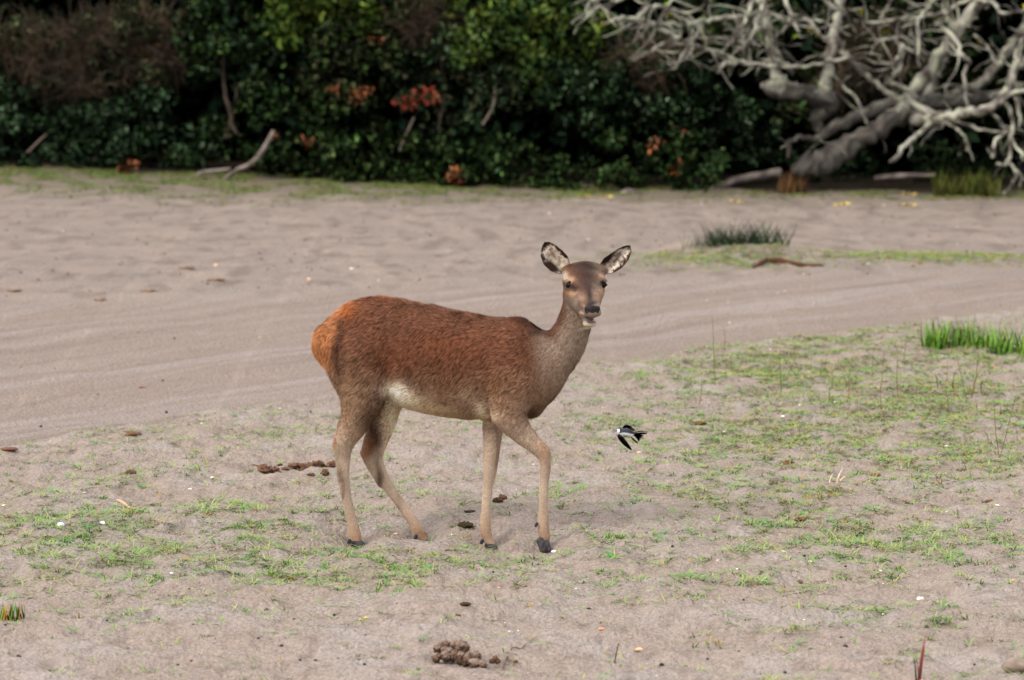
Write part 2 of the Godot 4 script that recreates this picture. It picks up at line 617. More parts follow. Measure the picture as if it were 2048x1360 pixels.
	for j in gz.size():
		for i in w:
			var px := gx[i]
			var pz := gz[j]
			var k := j * w + i
			mb.v[k] = Vector3(px, hgrid[k], pz)
			var il := maxi(i - 1, 0); var ir := mini(i + 1, w - 1)
			var jl := maxi(j - 1, 0); var jr := mini(j + 1, gz.size() - 1)
			var sx := (hgrid[j * w + ir] - hgrid[j * w + il]) / (gx[ir] - gx[il])
			var szz := (hgrid[jr * w + i] - hgrid[jl * w + i]) / (gz[jr] - gz[jl])
			mb.n[k] = Vector3(-sx, 1, -szz).normalized()
			if absf(px) > 9.0 or pz > 5.5 or pz < -27.5:
				mb.c[k] = sand if pz > -22.0 else litter
				continue
			var r := rough_at(px, pz)
			var q := n_col.get_noise_2d(px, pz)
			var q2 := n_col.get_noise_2d(px * 4.0 + 50.0, pz * 2.2)
			var col := sand.lerp(pale, clampf(q * 1.4 + 0.2, 0, 1))
			col = col.lerp(damp, clampf(q2 * 1.1 - 0.28, 0, 0.45) * (0.4 + 0.6 * r[0]))
			col = col.lerp(Color(0.235, 0.178, 0.14), r[0] * clampf(n_fine.get_noise_2d(px * 0.9 + 20.0, pz * 0.55) * 1.5 - 0.22, 0, 0.6))
			if r[1] > 0.0:
				var across: float = -r[3]
				var band := n_big.get_noise_2d(across * 3.6, px * 0.25 + 9.0)
				var tc := track_c.lerp(pale, clampf(band * 1.2 + 0.12, 0, 0.65))
				tc = tc.lerp(damp, clampf(n_big.get_noise_2d(across * 5.0 + 7.0, px * 0.5) * 1.0 - 0.15, 0, 0.3) + clampf(n_big.get_noise_2d(across * 24.0 + 3.0, px * 0.7) * 0.8 - 0.2, 0, 0.2) + clampf(n_fine.get_noise_2d(px * 0.8, pz * 0.5) * 0.8 - 0.2, 0, 0.2))
				col = col.lerp(tc, r[1])
			col = col.lerp(Color(0.285, 0.228, 0.185), r[2] * clampf(0.45 + q, 0.1, 0.8))
			var gd := grass_density(px, pz)
			col = col.lerp(Color(0.25, 0.215, 0.145), clampf(gd * (0.35 + q2), 0.0, 0.45))
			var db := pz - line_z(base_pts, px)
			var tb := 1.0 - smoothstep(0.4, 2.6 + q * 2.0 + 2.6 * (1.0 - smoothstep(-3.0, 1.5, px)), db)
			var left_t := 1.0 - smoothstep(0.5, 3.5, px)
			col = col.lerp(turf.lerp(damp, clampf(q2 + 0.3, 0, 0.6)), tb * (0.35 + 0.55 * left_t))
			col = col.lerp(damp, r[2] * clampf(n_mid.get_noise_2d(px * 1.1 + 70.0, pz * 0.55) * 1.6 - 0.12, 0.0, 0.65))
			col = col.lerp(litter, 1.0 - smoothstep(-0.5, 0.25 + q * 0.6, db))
			mb.c[k] = col
	for j in gz.size() - 1:
		for i in w - 1:
			var a := j * w + i
			mb.ix.append(a); mb.ix.append(a + 1); mb.ix.append(a + w)
			mb.ix.append(a + 1); mb.ix.append(a + w + 1); mb.ix.append(a + w)
	var m := mat(0.95, 0.15)
	var t := NoiseTexture2D.new()
	t.width = 1024; t.height = 1024; t.seamless = true
	var fn := FastNoiseLite.new()
	fn.seed = 3; fn.frequency = 0.05; fn.fractal_octaves = 5; fn.fractal_gain = 0.7
	t.noise = fn
	var ramp := Gradient.new()
	ramp.set_color(0, Color(0.64, 0.615, 0.60)); ramp.set_color(1, Color(1, 1, 1))
	t.color_ramp = ramp
	m.albedo_texture = t
	m.uv1_triplanar = true
	m.uv1_world_triplanar = true
	m.uv1_scale = Vector3(0.83, 0.83, 0.83)
	var hm := NoiseTexture2D.new()
	hm.width = 1024; hm.height = 1024; hm.seamless = true
	var f2 := FastNoiseLite.new()
	f2.seed = 8; f2.frequency = 0.03; f2.fractal_octaves = 5; f2.fractal_gain = 0.6
	hm.noise = f2
	m.heightmap_enabled = true
	m.heightmap_texture = hm
	m.heightmap_scale = 2.2
	var o := MeshInstance3D.new()
	o.name = "ground"
	o.mesh = mb.mesh(m)
	add_child(o, true)
	o.set_meta("kind", "structure")
	o.set_meta("label", "trampled pale sand with a smooth vehicle track crossing it")

# ---------------------------------------------------------------- deer
# feet as (u, v, z) of the sole in the photograph's frame
const HOOVES := [[713.0, 1092.0, -0.02], [850.0, 1090.0, -0.14], [980.0, 1098.0, 0.04], [1088.0, 1100.0, 0.18]]

func bn(u0: float, v0: float, z0: float, r0: float, u1: float, v1: float, z1: float, r1: float, sz := 1.0, k := 0.03) -> Array:
	chain_no += 1
	return [P(u0, v0, z0), r0 / pxm(z0), P(u1, v1, z1), r1 / pxm(z1), sz, k, chain_no]

var chain_no := 0

func chain(pts: Array, sz := 1.0, k := 0.02) -> Array:
	var o := []
	chain_no += 1
	var pp := []
	var rr := []
	for a in pts:
		pp.append(P(a[0], a[1], a[2]))
		rr.append(a[3] / pxm(a[2]) - (0.0016 if a[1] > 860 else 0.0))
	var sp := smooth_path(pp, rr, 3 if pts.size() > 2 else 1)
	for i in sp[0].size() - 1:
		o.append([sp[0][i], sp[1][i], sp[0][i + 1], sp[1][i + 1], sz, k, chain_no])
	return o

func uv_of(p: Vector3) -> Vector2:                        # side-on place on the animal, in units of its own body
	var k := 1.0 + p.z / 18.0                            # the coat's pattern widens a little towards its near side
	return Vector2(1024.0 + 433.0 * p.x * k, 1090.0 - 431.0 * p.y * k + 71.0 * p.z)

func coat(p: Vector3, n: Vector3, q: float) -> Color:
	var w := uv_of(p)
	var u := w.x + q * 14.0
	var v := w.y + q * 14.0
	var rufous := s8(92, 60, 43)
	var c := rufous
	# flank pales downwards
	var line := 738.0 + clampf((u - 690.0) / 200.0, 0, 1) * 48.0 - clampf((u - 1000.0) / 90.0, 0, 1) * 40.0
	c = c.lerp(s8(128, 101, 80), smoothstep(line - 60.0, line + 50.0, v))
	c = c.lerp(s8(178, 156, 134), smoothstep(820.0, 900.0, v))
	c = c.lerp(s8(164, 134, 108), smoothstep(1010.0, 1085.0, v) * 0.8)
	# belly
	if u > 770.0 and u < 985.0 and v > 770.0 and v < 870.0:
		var yb := 800.0 + 40.0 * sin(clampf((u - 785.0) / 290.0, 0.0, 1.0) * PI * 0.56)
		c = c.lerp(s8(196, 170, 134), 0.8 * smoothstep(yb - 18.0, yb + 4.0, v) * smoothstep(960.0, 860.0, u))
	# neck
	var nk := smoothstep(1050.0, 1112.0, u - (v - 700.0) * 0.25)
	if nk > 0.0 and v < 800.0:
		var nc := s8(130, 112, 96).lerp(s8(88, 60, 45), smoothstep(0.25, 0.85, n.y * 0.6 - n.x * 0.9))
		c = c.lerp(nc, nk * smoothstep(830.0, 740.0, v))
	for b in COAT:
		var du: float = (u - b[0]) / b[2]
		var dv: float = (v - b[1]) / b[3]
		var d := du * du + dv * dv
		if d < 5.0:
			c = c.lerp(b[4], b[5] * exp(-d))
	# rump patch
	var e := u - (650.0 + clampf((700.0 - v) / 90.0, 0.0, 1.0) * 24.0 + clampf((640.0 - v) / 50.0, 0.0, 1.0) * 46.0 - clampf((v - 700.0) / 40.0, 0, 1) * -8.0)
	if v < 745.0:
		c = c.lerp(s8(158, 104, 66), smoothstep(22.0, -16.0, e) * smoothstep(748.0, 735.0, v))
		c = c.lerp(s8(56, 36, 28), 0.75 * exp(-pow((e - 22.0) / 9.0, 2.0)) * smoothstep(640.0, 670.0, v))
	return c

var COAT := []

func fur(mb: MB, vs: PackedVector3Array, ns: PackedVector3Array, ids: PackedInt32Array, cs: PackedColorArray, dens: float, info: Callable) -> void:
	var dn := nz(77, 9.0, 2)
	var tn := nz(78, 125.0, 2)
	var D := PackedVector3Array()
	var L := PackedFloat32Array()
	D.resize(vs.size()); L.resize(vs.size())
	for i in vs.size():
		var q: Array = info.call(vs[i], ns[i])
		D[i] = q[0]
		L[i] = q[1]
	for t in range(0, ids.size(), 3):
		var a := ids[t]
		var b := ids[t + 1]
		var c := ids[t + 2]
		var l := L[a]
		if l <= 0.0:
			continue
		var area := (vs[b] - vs[a]).cross(vs[c] - vs[a]).length() * 0.5
		var want := area * dens * (0.026 / maxf(l, 0.011))
		var cnt := int(want + rng.randf())
		for h in cnt:
			var r1 := sqrt(rng.randf())
			var r2 := rng.randf()
			var p := vs[a] * (1.0 - r1) + vs[b] * (r1 * (1.0 - r2)) + vs[c] * (r1 * r2)
			var n := ns[a]
			var d: Vector3 = D[a]
			var sw := dn.get_noise_3dv(p) * 1.1
			d = (d + n.cross(d) * sw + Vector3(rng.randf_range(-.22, .22), rng.randf_range(-.22, .22), rng.randf_range(-.22, .22)))
			d = (d - n * d.dot(n)).normalized()
			var lift := rng.randf_range(0.12, 0.62)
			var hd := (d + n * lift).normalized()
			var ll := l * rng.randf_range(0.65, 1.2)
			var side := hd.cross(n).normalized() * minf(0.0017, ll * 0.11)
			var k := 0.80 + 0.55 * rng.randf() + 1.25 * clampf(l / 0.024, 0.22, 1.0) * tn.get_noise_3d((p.x * .75 + p.y * .65) * 0.32, p.x * .65 - p.y * .75, p.z * 0.7)
			k = clampf(k, 0.32, 2.0)
			var cc := cs[a]
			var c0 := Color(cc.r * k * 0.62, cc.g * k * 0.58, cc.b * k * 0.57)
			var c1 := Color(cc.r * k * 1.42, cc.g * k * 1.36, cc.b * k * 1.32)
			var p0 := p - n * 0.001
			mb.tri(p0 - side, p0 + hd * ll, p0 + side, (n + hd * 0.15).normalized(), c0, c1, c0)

func make_deer() -> void:
	COAT = [
		[796, 786, 24, 20, s8(236, 220, 196), .9], [801, 792, 14, 12, s8(250, 240, 222), .9], [815, 803, 34, 15, s8(228, 208, 178), .8], [968, 826, 12, 16, s8(226, 205, 176), .9], [990, 838, 18, 10, s8(214, 190, 160), .6], [945, 800, 26, 22, s8(150, 124, 102), .6],
		[740, 858, 22, 52, s8(56, 36, 26), .97], [734, 886, 15, 30, s8(66, 42, 30), .9], [757, 955, 6, 50, s8(70, 48, 36), .8], [730, 905, 15, 26, s8(104, 66, 42), .8], [762, 800, 22, 22, s8(96, 72, 56), .6], [788, 840, 11, 50, s8(226, 204, 174), .95], [768, 900, 8, 40, s8(216, 192, 160), .8], [760, 965, 9, 18, s8(70, 46, 32), .6],
		[668, 880, 7, 36, s8(138, 98, 68), .7], [700, 870, 16, 30, s8(150, 122, 98), .6], [1094, 905, 14, 26, s8(160, 114, 82), .6], [1066, 826, 14, 14, s8(58, 42, 34), .85], [1052, 812, 12, 10, s8(150, 128, 108), .6],
		[1040, 640, 26, 10, s8(72, 42, 28), .7], [1068, 664, 24, 10, s8(70, 46, 34), .8], [760, 596, 60, 10, s8(140, 76, 38), .5], [700, 620, 26, 16, s8(168, 94, 46), .7], [780, 720, 40, 40, s8(92, 54, 36), .6], [900, 690, 80, 26, s8(104, 58, 34), .4],
		[700, 740, 34, 26, s8(104, 74, 54), .5], [1010, 770, 40, 40, s8(108, 74, 52), .5], [1120, 735, 26, 30, s8(140, 116, 96), .5], [690, 830, 20, 30, s8(140, 108, 82), .5],
		[712, 1078, 12, 10, s8(168, 112, 74), .5], [846, 1074, 14, 12, s8(112, 74, 48), .6], [680, 990, 6, 70, s8(92, 70, 56), .7], [684, 955, 6, 9, s8(74, 54, 44), .6], [800, 1030, 8, 40, s8(96, 62, 42), .4], [1101, 1000, 5, 80, s8(120, 84, 62), .6], [994, 930, 7, 60, s8(120, 84, 62), .6], [700, 740, 30, 30, s8(112, 82, 62), .4],  # dark right edges on both forelegs are shade painted into the coat
		# head
		[1172, 592, 44, 50, s8(92, 74, 62), .7],
		[1170, 550, 28, 26, s8(54, 38, 31), .97], [1170, 530, 28, 12, s8(40, 29, 25), .95], [1166, 570, 14, 16, s8(62, 45, 37), .8],
		[1140, 557, 9, 5, s8(164, 128, 100), .9], [1206, 557, 7, 5, s8(160, 124, 96), .9], [1143, 583, 10, 6, s8(166, 130, 102), .85], [1203, 583, 6, 6, s8(168, 130, 100), .8],
		[1160, 597, 10, 10, s8(146, 112, 88), .7], [1195, 596, 6, 10, s8(138, 106, 84), .7], [1149, 604, 12, 18, s8(132, 116, 102), .8], [1131, 545, 8, 10, s8(104, 76, 56), .8], [1204, 543, 6, 8, s8(100, 72, 54), .8],
		[1177, 588, 8, 26, s8(46, 36, 34), .95], [1183, 609, 15, 8, s8(38, 30, 28), .98], [1166, 613, 4, 5, s8(138, 112, 92), .8], [1200, 612, 3, 5, s8(134, 108, 88), .8],
		[1164, 622, 7, 6, s8(112, 94, 82), .7], [1167, 631, 4, 3, s8(176, 154, 130), .8], [1199, 629, 3, 3, s8(166, 146, 124), .8], [1184, 631, 12, 4, s8(84, 72, 62), .8], [1130, 551, 5, 8, s8(186, 172, 152), .7], [1139, 530, 7, 5, s8(50, 34, 28), .8], [1203, 529, 6, 5, s8(50, 34, 28), .8], [1180, 654, 18, 5, s8(190, 172, 146), .95], [1180, 646.5, 13, 3.2, s8(98, 94, 102), .9], [1162, 642, 4, 6, s8(150, 132, 114), .7],
		[1140, 570.5, 10, 6.5, s8(36, 25, 22), .9], [1206, 570, 7, 6, s8(36, 25, 22), .9], [1148, 577, 4, 3, s8(50, 36, 30), .8],
	]
	var d := thing("deer", "young brown deer hind standing side-on with its head turned to the camera", "deer", Vector3.ZERO)
	var fm := mat(0.85, 0.25)
	var bones := []
	bones += chain([[676, 690, -.08, 43], [712, 668, -.08, 60], [762, 676, -.06, 83], [850, 716, -.02, 107], [940, 733, .03, 106], [1012, 738, .07, 97], [1050, 746, .09, 78]], 0.76, 0.06)
	bones += chain([[1000, 690, .07, 46], [1036, 667, .08, 33]], 0.7, 0.04)
	bones += chain([[1040, 785, .09, 42], [1062, 812, .09, 24]], 0.8, 0.04)
	bones += chain([[1050, 728, .09, 70], [1080, 722, .1, 60], [1122, 698, .12, 43], [1146, 655, .13, 35], [1162, 600, .13, 31]], 0.8, 0.05)
	bones += chain([[1034, 690, .13, 44], [1030, 765, .165, 50]], 0.8, 0.05)
	# near hind leg
	bones += chain([[738, 715, .02, 66], [730, 790, .03, 42], [711, 840, .02, 30], [689, 882, .01, 22], [686, 915, 0, 15.5], [687, 955, 0, 12.5], [694, 999, -.01, 10.5], [703, 1038, -.02, 11], [710, 1072, -.02, 13.5], [714, 1086, -.02, 12]], 0.8, 0.025)
	bones += chain([[672, 886, .01, 8], [680, 930, .01, 8], [681, 955, .01, 8]], 0.8, 0.012)
	# far hind leg
	bones += chain([[775, 750, -.17, 50], [768, 825, -.17, 30], [754, 875, -.16, 25], [745, 906, -.15, 23], [752, 930, -.15, 17.5], [768, 959, -.15, 13.5], [795, 999, -.15, 10.5], [823, 1038, -.14, 11], [842, 1072, -.14, 13.5], [850, 1084, -.14, 12]], 0.8, 0.025)
	bones += chain([[728, 905, -.15, 8], [745, 940, -.15, 7], [761, 968, -.15, 7]], 0.8, 0.012)
	# far fore leg
	bones += chain([[995, 795, 0.0, 40], [988, 842, .01, 22], [985, 875, .02, 19], [982, 919, .03, 16], [979, 950, .03, 13.5], [975.5, 976, .03, 10.5], [973, 1018, .04, 10], [971, 1058, .04, 12.5], [976, 1078, .04, 11], [982, 1091, .04, 10]], 0.85, 0.02)
	# near fore leg
	bones += chain([[1030, 765, .17, 50], [1018, 822, .2, 36], [1038, 858, .2, 24], [1066, 886, .2, 18], [1086, 906, .2, 15.5], [1091, 928, .2, 12], [1089, 962, .19, 10], [1088, 998, .19, 10], [1087, 1030, .18, 12], [1086, 1058, .18, 13], [1090, 1074, .18, 12]], 0.85, 0.02)
	# back of the haunch and the short tail lying on it
	bones += chain([[676, 690, -.03, 42], [700, 748, -.01, 38], [722, 802, .01, 30]], 0.8, 0.05)
	bones += chain([[650, 672, -.08, 17], [645, 694, -.08, 14], [656, 716, -.08, 8]], 1.0, 0.05)
	var t0 := Time.get_ticks_msec()
	var body := sdf_mesh(bones, [], 0.009)
	print("body ", Time.get_ticks_msec() - t0, " verts ", body[0].size())
	var hb := []
	hb += chain([[1170, 558, .10, 33], [1171, 572, .17, 33]], 1.0, 0.03)
	hb += chain([[1145, 563, .15, 19], [1193, 563, .15, 17]], 1.0, 0.03)
	hb += chain([[1149, 546, .10, 18], [1190, 545, .10, 17]], 1.0, 0.03)
	hb += chain([[1172, 572, .19, 30], [1178, 597, .27, 21.5], [1183, 613, .322, 17], [1184, 621, .345, 15.5]], 1.0, 0.03)
	hb += chain([[1172, 627, .333, 8], [1196, 626, .333, 6.5]], 1.0, 0.012)
	hb += chain([[1155, 592, .16, 26], [1171, 620, .24, 16], [1177, 640, .29, 10.5]], 1.0, 0.03)
	hb += chain([[1173, 647, .300, 6.8], [1186, 647, .300, 6.4]], 1.0, 0.016)
	hb += chain([[1195, 586, .17, 12], [1190, 604, .22, 12]], 1.0, 0.025)
	hb += chain([[1152, 588, .18, 20], [1167, 606, .24, 13]], 1.0, 0.03)
	hb += chain([[1133, 541, .10, 8], [1143, 546, .10, 12]], 1.0, 0.02)
	hb += chain([[1206, 540, .10, 7], [1196, 545, .10, 11]], 1.0, 0.02)
	hb += chain([[1133, 562, .187, 5], [1141, 559.5, .197, 5], [1149, 563, .2, 3.5]], 1.0, 0.01)
	hb += chain([[1198, 562.5, .2, 3.5], [1205, 559.5, .192, 4.5], [1210, 562, .182, 4]], 1.0, 0.01)
	hb += chain([[1160, 600, .12, 31], [1150, 640, .12, 33]], 0.8, 0.04)
	var carve := [bn(1169, 638.5, .36, 3.4, 1191, 637.5, .36, 3.2), bn(1170, 638.5, .31, 3.8, 1190, 638, .31, 3.8)]
	carve.append(bn(1174, 615, .368, 3.0, 1178, 622, .372, 1.8))
	carve.append(bn(1195, 614.5, .368, 2.8, 1191.5, 621.5, .372, 1.8))
	var head := sdf_mesh(hb, carve, 0.0042)
	print("head ", Time.get_ticks_msec() - t0, " verts ", head[0].size())
	var cn := nz(21, 5.0, 3)
	var mouth := P(1180, 638, .34)
	var all := MB.new()
	var hair := MB.new()
	rng.seed = 21
	for w in [body, head]:
		var cs := PackedColorArray()
		cs.resize(w[0].size())
		for i in w[0].size():
			var p: Vector3 = w[0][i]
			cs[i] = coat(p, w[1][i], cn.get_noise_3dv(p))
			if w == head:
				var m: Vector3 = (p - mouth) * Vector3(0.36, 1.0, 0.8)
				if m.length() < 0.0125 and p.z > 0.27:
					cs[i] = s8(30, 20, 20).lerp(s8(104, 100, 110), smoothstep(-0.005, -0.012, p.y - mouth.y))
		var under := PackedColorArray()
		under.resize(cs.size())
		for i in cs.size():
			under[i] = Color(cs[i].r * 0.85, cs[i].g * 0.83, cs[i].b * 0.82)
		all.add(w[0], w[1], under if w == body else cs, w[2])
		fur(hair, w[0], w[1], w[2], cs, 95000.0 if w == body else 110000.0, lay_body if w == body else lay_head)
	part("body", all, fm, d)
	part("coat_hair", hair, mat(0.8, 0.2), d, true)
	print("fur ", Time.get_ticks_msec() - t0, " tris ", hair.ix.size() / 3)
	# eyes
	var em := mat(0.25, 0.2)
	for e in [[1140, 570.5, .199, 8.6], [1206, 570, .193, 7.2]]:
		var mb := MB.new()
		var r: float = e[3] / pxm(0)
		mb.lump(P(e[0], e[1], e[2]), Basis.from_scale(Vector3(r, r * .86, r)), 12, 18, n_fine, 0.0, 1.0, func(_p, _n): return Color(0.006, 0.004, 0.004))
		part("eye", mb, em, d)
		var lid := MB.new()
		var sg := -1.0 if e[0] < 1170.0 else 1.0
		var a := P(e[0] - 8.5, e[1] + 1.0, e[2] + .008)
		var b := P(e[0], e[1] - 6.8, e[2] + .013)
		var c := P(e[0] + 8.5, e[1] + 1.0, e[2] + .008)
		var sp := smooth_path([a, b, c], [.003, .0055, .003], 5)
		lid.tube(sp[0], sp[1], 6, func(_p, _n): return s8(46, 30, 24))
		part("eyelid", lid, fm, d)
	# nose pad: bare wet skin on the end of the muzzle
	var nb := []
	nb += chain([[1174.5, 617.5, .361, 5.6], [1184.5, 617, .368, 6.4], [1195, 617, .361, 5.2]], 1.0, 0.010)
	nb += chain([[1184.5, 620, .369, 7], [1184, 630, .357, 5]], 1.0, 0.010)
	nb += chain([[1176, 623.5, .361, 5.4], [1193, 623, .361, 5]], 1.0, 0.010)
	var nc := [bn(1171.5, 615.5, .381, 2.8, 1177.5, 621.5, .383, 1.5), bn(1198, 615, .381, 2.7, 1192, 621, .383, 1.5)]
	var nose := sdf_mesh(nb, nc, 0.0028)
	var nm := MB.new()
	var ncol := PackedColorArray()
	for p in nose[0]:
		var w := uv_of(p)
		ncol.append(s8(30, 26, 27).lerp(s8(62, 55, 46), smoothstep(620, 630, w.y)).lerp(s8(20, 16, 16), exp(-pow((w.x - 1184.5) / 3.0, 2.0) - pow((w.y - 617.0) / 4.0, 2.0))))
	nm.add(nose[0], nose[1], ncol, nose[2])
	part("nose_pad", nm, mat(0.55, 0.25), d)
	# tongue seen in the open mouth
	var tg := MB.new()
	tg.lump(P(1181, 641.5, .312), Basis.from_scale(Vector3(.02, .006, .03)), 8, 12, n_fine, 0.1, 2.0, func(_p, _n): return s8(96, 62, 64))
	part("tongue", tg, mat(0.4, 0.5), d)
	# hooves and dew claws
	var hm := mat(0.6, 0.3)
	var black := func(_p, _n): return s8(32, 32, 36)
	for h in [[1081, 1082, .195, 8.5, 1087, 1099, .205, 8], [1091, 1082, .185, 7.5, 1096, 1099, .195, 7], [978, 1093, .045, 9.5, 986, 1098, .05, 10.5], [710, 1087, -.015, 11, 719, 1092, -.01, 12], [848, 1086, -.135, 11, 858, 1091, -.13, 12]]:
		var hb2 := MB.new()
		var sm := sdf_mesh([bn(h[0], h[1], h[2], h[3], h[4], h[5], h[6], h[7], 0.85, 0.01)], [], 0.004)
		var cc := PackedColorArray()
		for p in sm[0]:
			cc.append(s8(34, 34, 38).lerp(s8(84, 76, 70), clampf(0.5 + n_fine.get_noise_3dv(p * 6.0), 0, 0.5)))
		hb2.add(sm[0], sm[1], cc, sm[2])
		part("hoof", hb2, hm, d)
	for h in [[1072.5, 1050, .20], [963.5, 1084, .068], [698, 1084, .018], [831, 1075, -.105]]:
		var dc := MB.new()
		var a := P(h[0] + 2, h[1] - 4, h[2])
		var dr := 0.72 if h[0] > 1000.0 else 1.0
		dc.tube([a, P(h[0], h[1], h[2] + .008), P(h[0] - 2, h[1] + 3.5, h[2] + .01)], [.008 * dr, .010 * dr, .006 * dr], 8, black)
		part("dew_claw", dc, hm, d)
	# ears
	make_ear(d, [P(1131, 541, .10), P(1108, 514, .11), P(1090, 485.5, .10)], [[0, -11, 11], [.12, -16, 16], [.3, -23, 22], [.5, -25, 21], [.7, -21, 17], [.86, -12, 11], [1.0, -1, 1]], 1)
	make_ear(d, [P(1204, 541, .10), P(1231, 520, .11), P(1259.5, 492, .10)], [[0, -9, 9], [.12, -13, 13], [.3, -17, 18], [.5, -16, 20], [.7, -13, 18], [.86, -8, 12], [1.0, -1, 1]], 2)

func lay_body(p: Vector3, n: Vector3) -> Array:
	var w := uv_of(p)
	var dir := Vector3(-0.75, -0.65, 0)
	var l := 0.026
	if w.y > 850.0:
		dir = Vector3(-0.1, -1, 0)
		l = lerpf(0.014, 0.008, clampf((w.y - 850.0) / 80.0, 0, 1))
	elif w.x > 1060.0:
		dir = Vector3(-0.55, -0.85, 0)
		l = 0.014
	elif w.x < 680.0:
		dir = Vector3(-0.35, -1, 0)
		l = 0.026
	elif w.y > 760.0:
		l = lerpf(0.026, 0.014, clampf((w.y - 760.0) / 90.0, 0, 1))
	if w.y > 1084.0 or (w.x > 1135.0 and w.y < 600.0):
		l = 0.0
	dir = dir - n * dir.dot(n)
	if dir.length() < 0.1:
		dir = Vector3(0, -1, 0.3) - n * Vector3(0, -1, 0.3).dot(n)
	return [dir.normalized(), l]

func lay_head(p: Vector3, n: Vector3) -> Array:
	var w := uv_of(p)
	var dir := Vector3((w.x - 1175.0) * 0.02, 0.6, -0.7)
	var l := 0.0095
	if w.y > 596.0:
		l = 0.006
	if Vector2(w.x - 1184, w.y - 622).length() < 13.0 or (absf(w.x - 1180) < 15 and absf(w.y - 638) < 7):
		l = 0.0
	for e in [Vector2(1139.5, 570.5), Vector2(1206, 570)]:
		if ((w - e) * Vector2(1, 1.2)).length() < 9.0:
			l = 0.0
	if w.y > 600.0 and w.x < 1160.0:
		dir = Vector3(-0.3, -1, -0.3)
	dir = dir - n * dir.dot(n)
	return [dir.normalized() if dir.length() > 0.05 else Vector3.DOWN, l]

func make_ear(d: Node3D, axis: Array, prof: Array, sd: int) -> void:
	var mb := MB.new()
	var hair := MB.new()
	var sp := smooth_path(axis, [0, 0, 0], 12)
	var pts: Array = sp[0]
	var m := pts.size()
	var segs := 16
	var k0 := 0
	var en := nz(40 + sd, 40.0, 2)
	rng.seed = 50 + sd
	for face in 2:
		k0 = mb.v.size()
		for i in m:
			var s := float(i) / (m - 1)
			var lw := 0.0
			var rw := 0.0
			for q in prof.size() - 1:
				if s <= prof[q + 1][0]:
					var t: float = smoothstep(0, 1, (s - prof[q][0]) / (prof[q + 1][0] - prof[q][0])) * 0.4 + 0.6 * (s - prof[q][0]) / (prof[q + 1][0] - prof[q][0])
					lw = lerpf(prof[q][1], prof[q + 1][1], t)
					rw = lerpf(prof[q][2], prof[q + 1][2], t)
					break
			var tg: Vector3 = pts[mini(i + 1, m - 1)] - pts[maxi(i - 1, 0)]
			tg = tg.normalized()
			var ac := tg.cross(Vector3(0, 0, 1)).normalized()          # across the ear, to its upper right
			for j in segs + 1:
				var t := -1.0 + 2.0 * j / segs
				var wd := (-lw if t < 0.0 else rw) / pxm(0)
				var cup := (1.0 - t * t) * 0.034 * sin(PI * clampf(s * 0.85 + 0.12, 0, 1))
				var p: Vector3 = pts[i] + ac * t * wd + Vector3(0, 0, -cup) - Vector3(0, 0, 0.0045 * face * (1.0 - absf(t)))
				var q := en.get_noise_3dv(p)
				var nn := Vector3(ac.x * -t * 0.8, ac.y * -t * 0.8, 0.8).normalized()
				var col: Color
				if face == 0:
					var edge := maxf(absf(t), s * s * 1.02)
					col = s8(204, 188, 166).lerp(s8(132, 110, 96), clampf(q * 1.5 + 0.4, 0, 1))
					col = col.lerp(s8(92, 66, 56), 0.9 * exp(-pow((s - 0.5) / 0.16, 2.0) - pow((t - 0.05) / 0.22, 2.0)))
					col = col.lerp(s8(48, 30, 24), clampf(1.5 * exp(-pow((s - 0.33) / 0.24, 2.0) - pow(((t + 0.7) if sd == 1 else (t + 0.72)) / 0.36, 2.0)), 0, 1))
					col = col.lerp(s8(46, 29, 23), smoothstep(0.52, 0.86, edge + q * 0.3) if s > 0.25 else smoothstep(0.9, 1.0, absf(t)))
				else:
					nn = -nn
					col = s8(78, 52, 40)
				mb.v.append(p); mb.n.append(nn); mb.c.append(col)
				if face == 0 and s < 0.92 and absf(t) < 0.97:
					for h in 9:
						var pp := p + Vector3(rng.randf_range(-.003, .003), rng.randf_range(-.003, .003), 0)
						var hd := (tg * 0.8 + ac * (-t * 0.5 + rng.randf_range(-.3, .3)) + Vector3(0, 0, rng.randf_range(.15, .6))).normalized()
						var l := rng.randf_range(.005, .011) * (1.0 - absf(t) * 0.4)
						var kk := rng.randf_range(0.7, 1.3)
						var hc := Color(col.r * kk, col.g * kk, col.b * kk)
						var sd2 := hd.cross(Vector3(0, 0, 1)).normalized() * 0.0009
						hair.tri(pp - sd2, pp + hd * l, pp + sd2, nn, hc, hc, hc)
				elif face == 0 or absf(t) > 0.9:
					for h in 5:
						var pp := p
						var hd := (tg * 0.9 + ac * (t * 0.5 + rng.randf_range(-.3, .3)) + Vector3(0, 0, rng.randf_range(-.2, .3))).normalized()
						var sd2 := hd.cross(Vector3(0, 0, 1)).normalized() * 0.0009
						hair.tri(pp - sd2, pp + hd * rng.randf_range(.002, .0045), pp + sd2, nn, col, col, col)
		for i in m - 1:
			for j in segs:
				var a := k0 + i * (segs + 1) + j
				var b := a + segs + 1
				if face == 0:
					mb.ix.append_array(PackedInt32Array([a, b, a + 1, a + 1, b, b + 1]))
				else:
					mb.ix.append_array(PackedInt32Array([a, a + 1, b, a + 1, b + 1, b]))
	var e := part("ear", mb, mat(0.85, 0.2), d)
	part("ear_hair", hair, mat(0.85, 0.2), e, true)

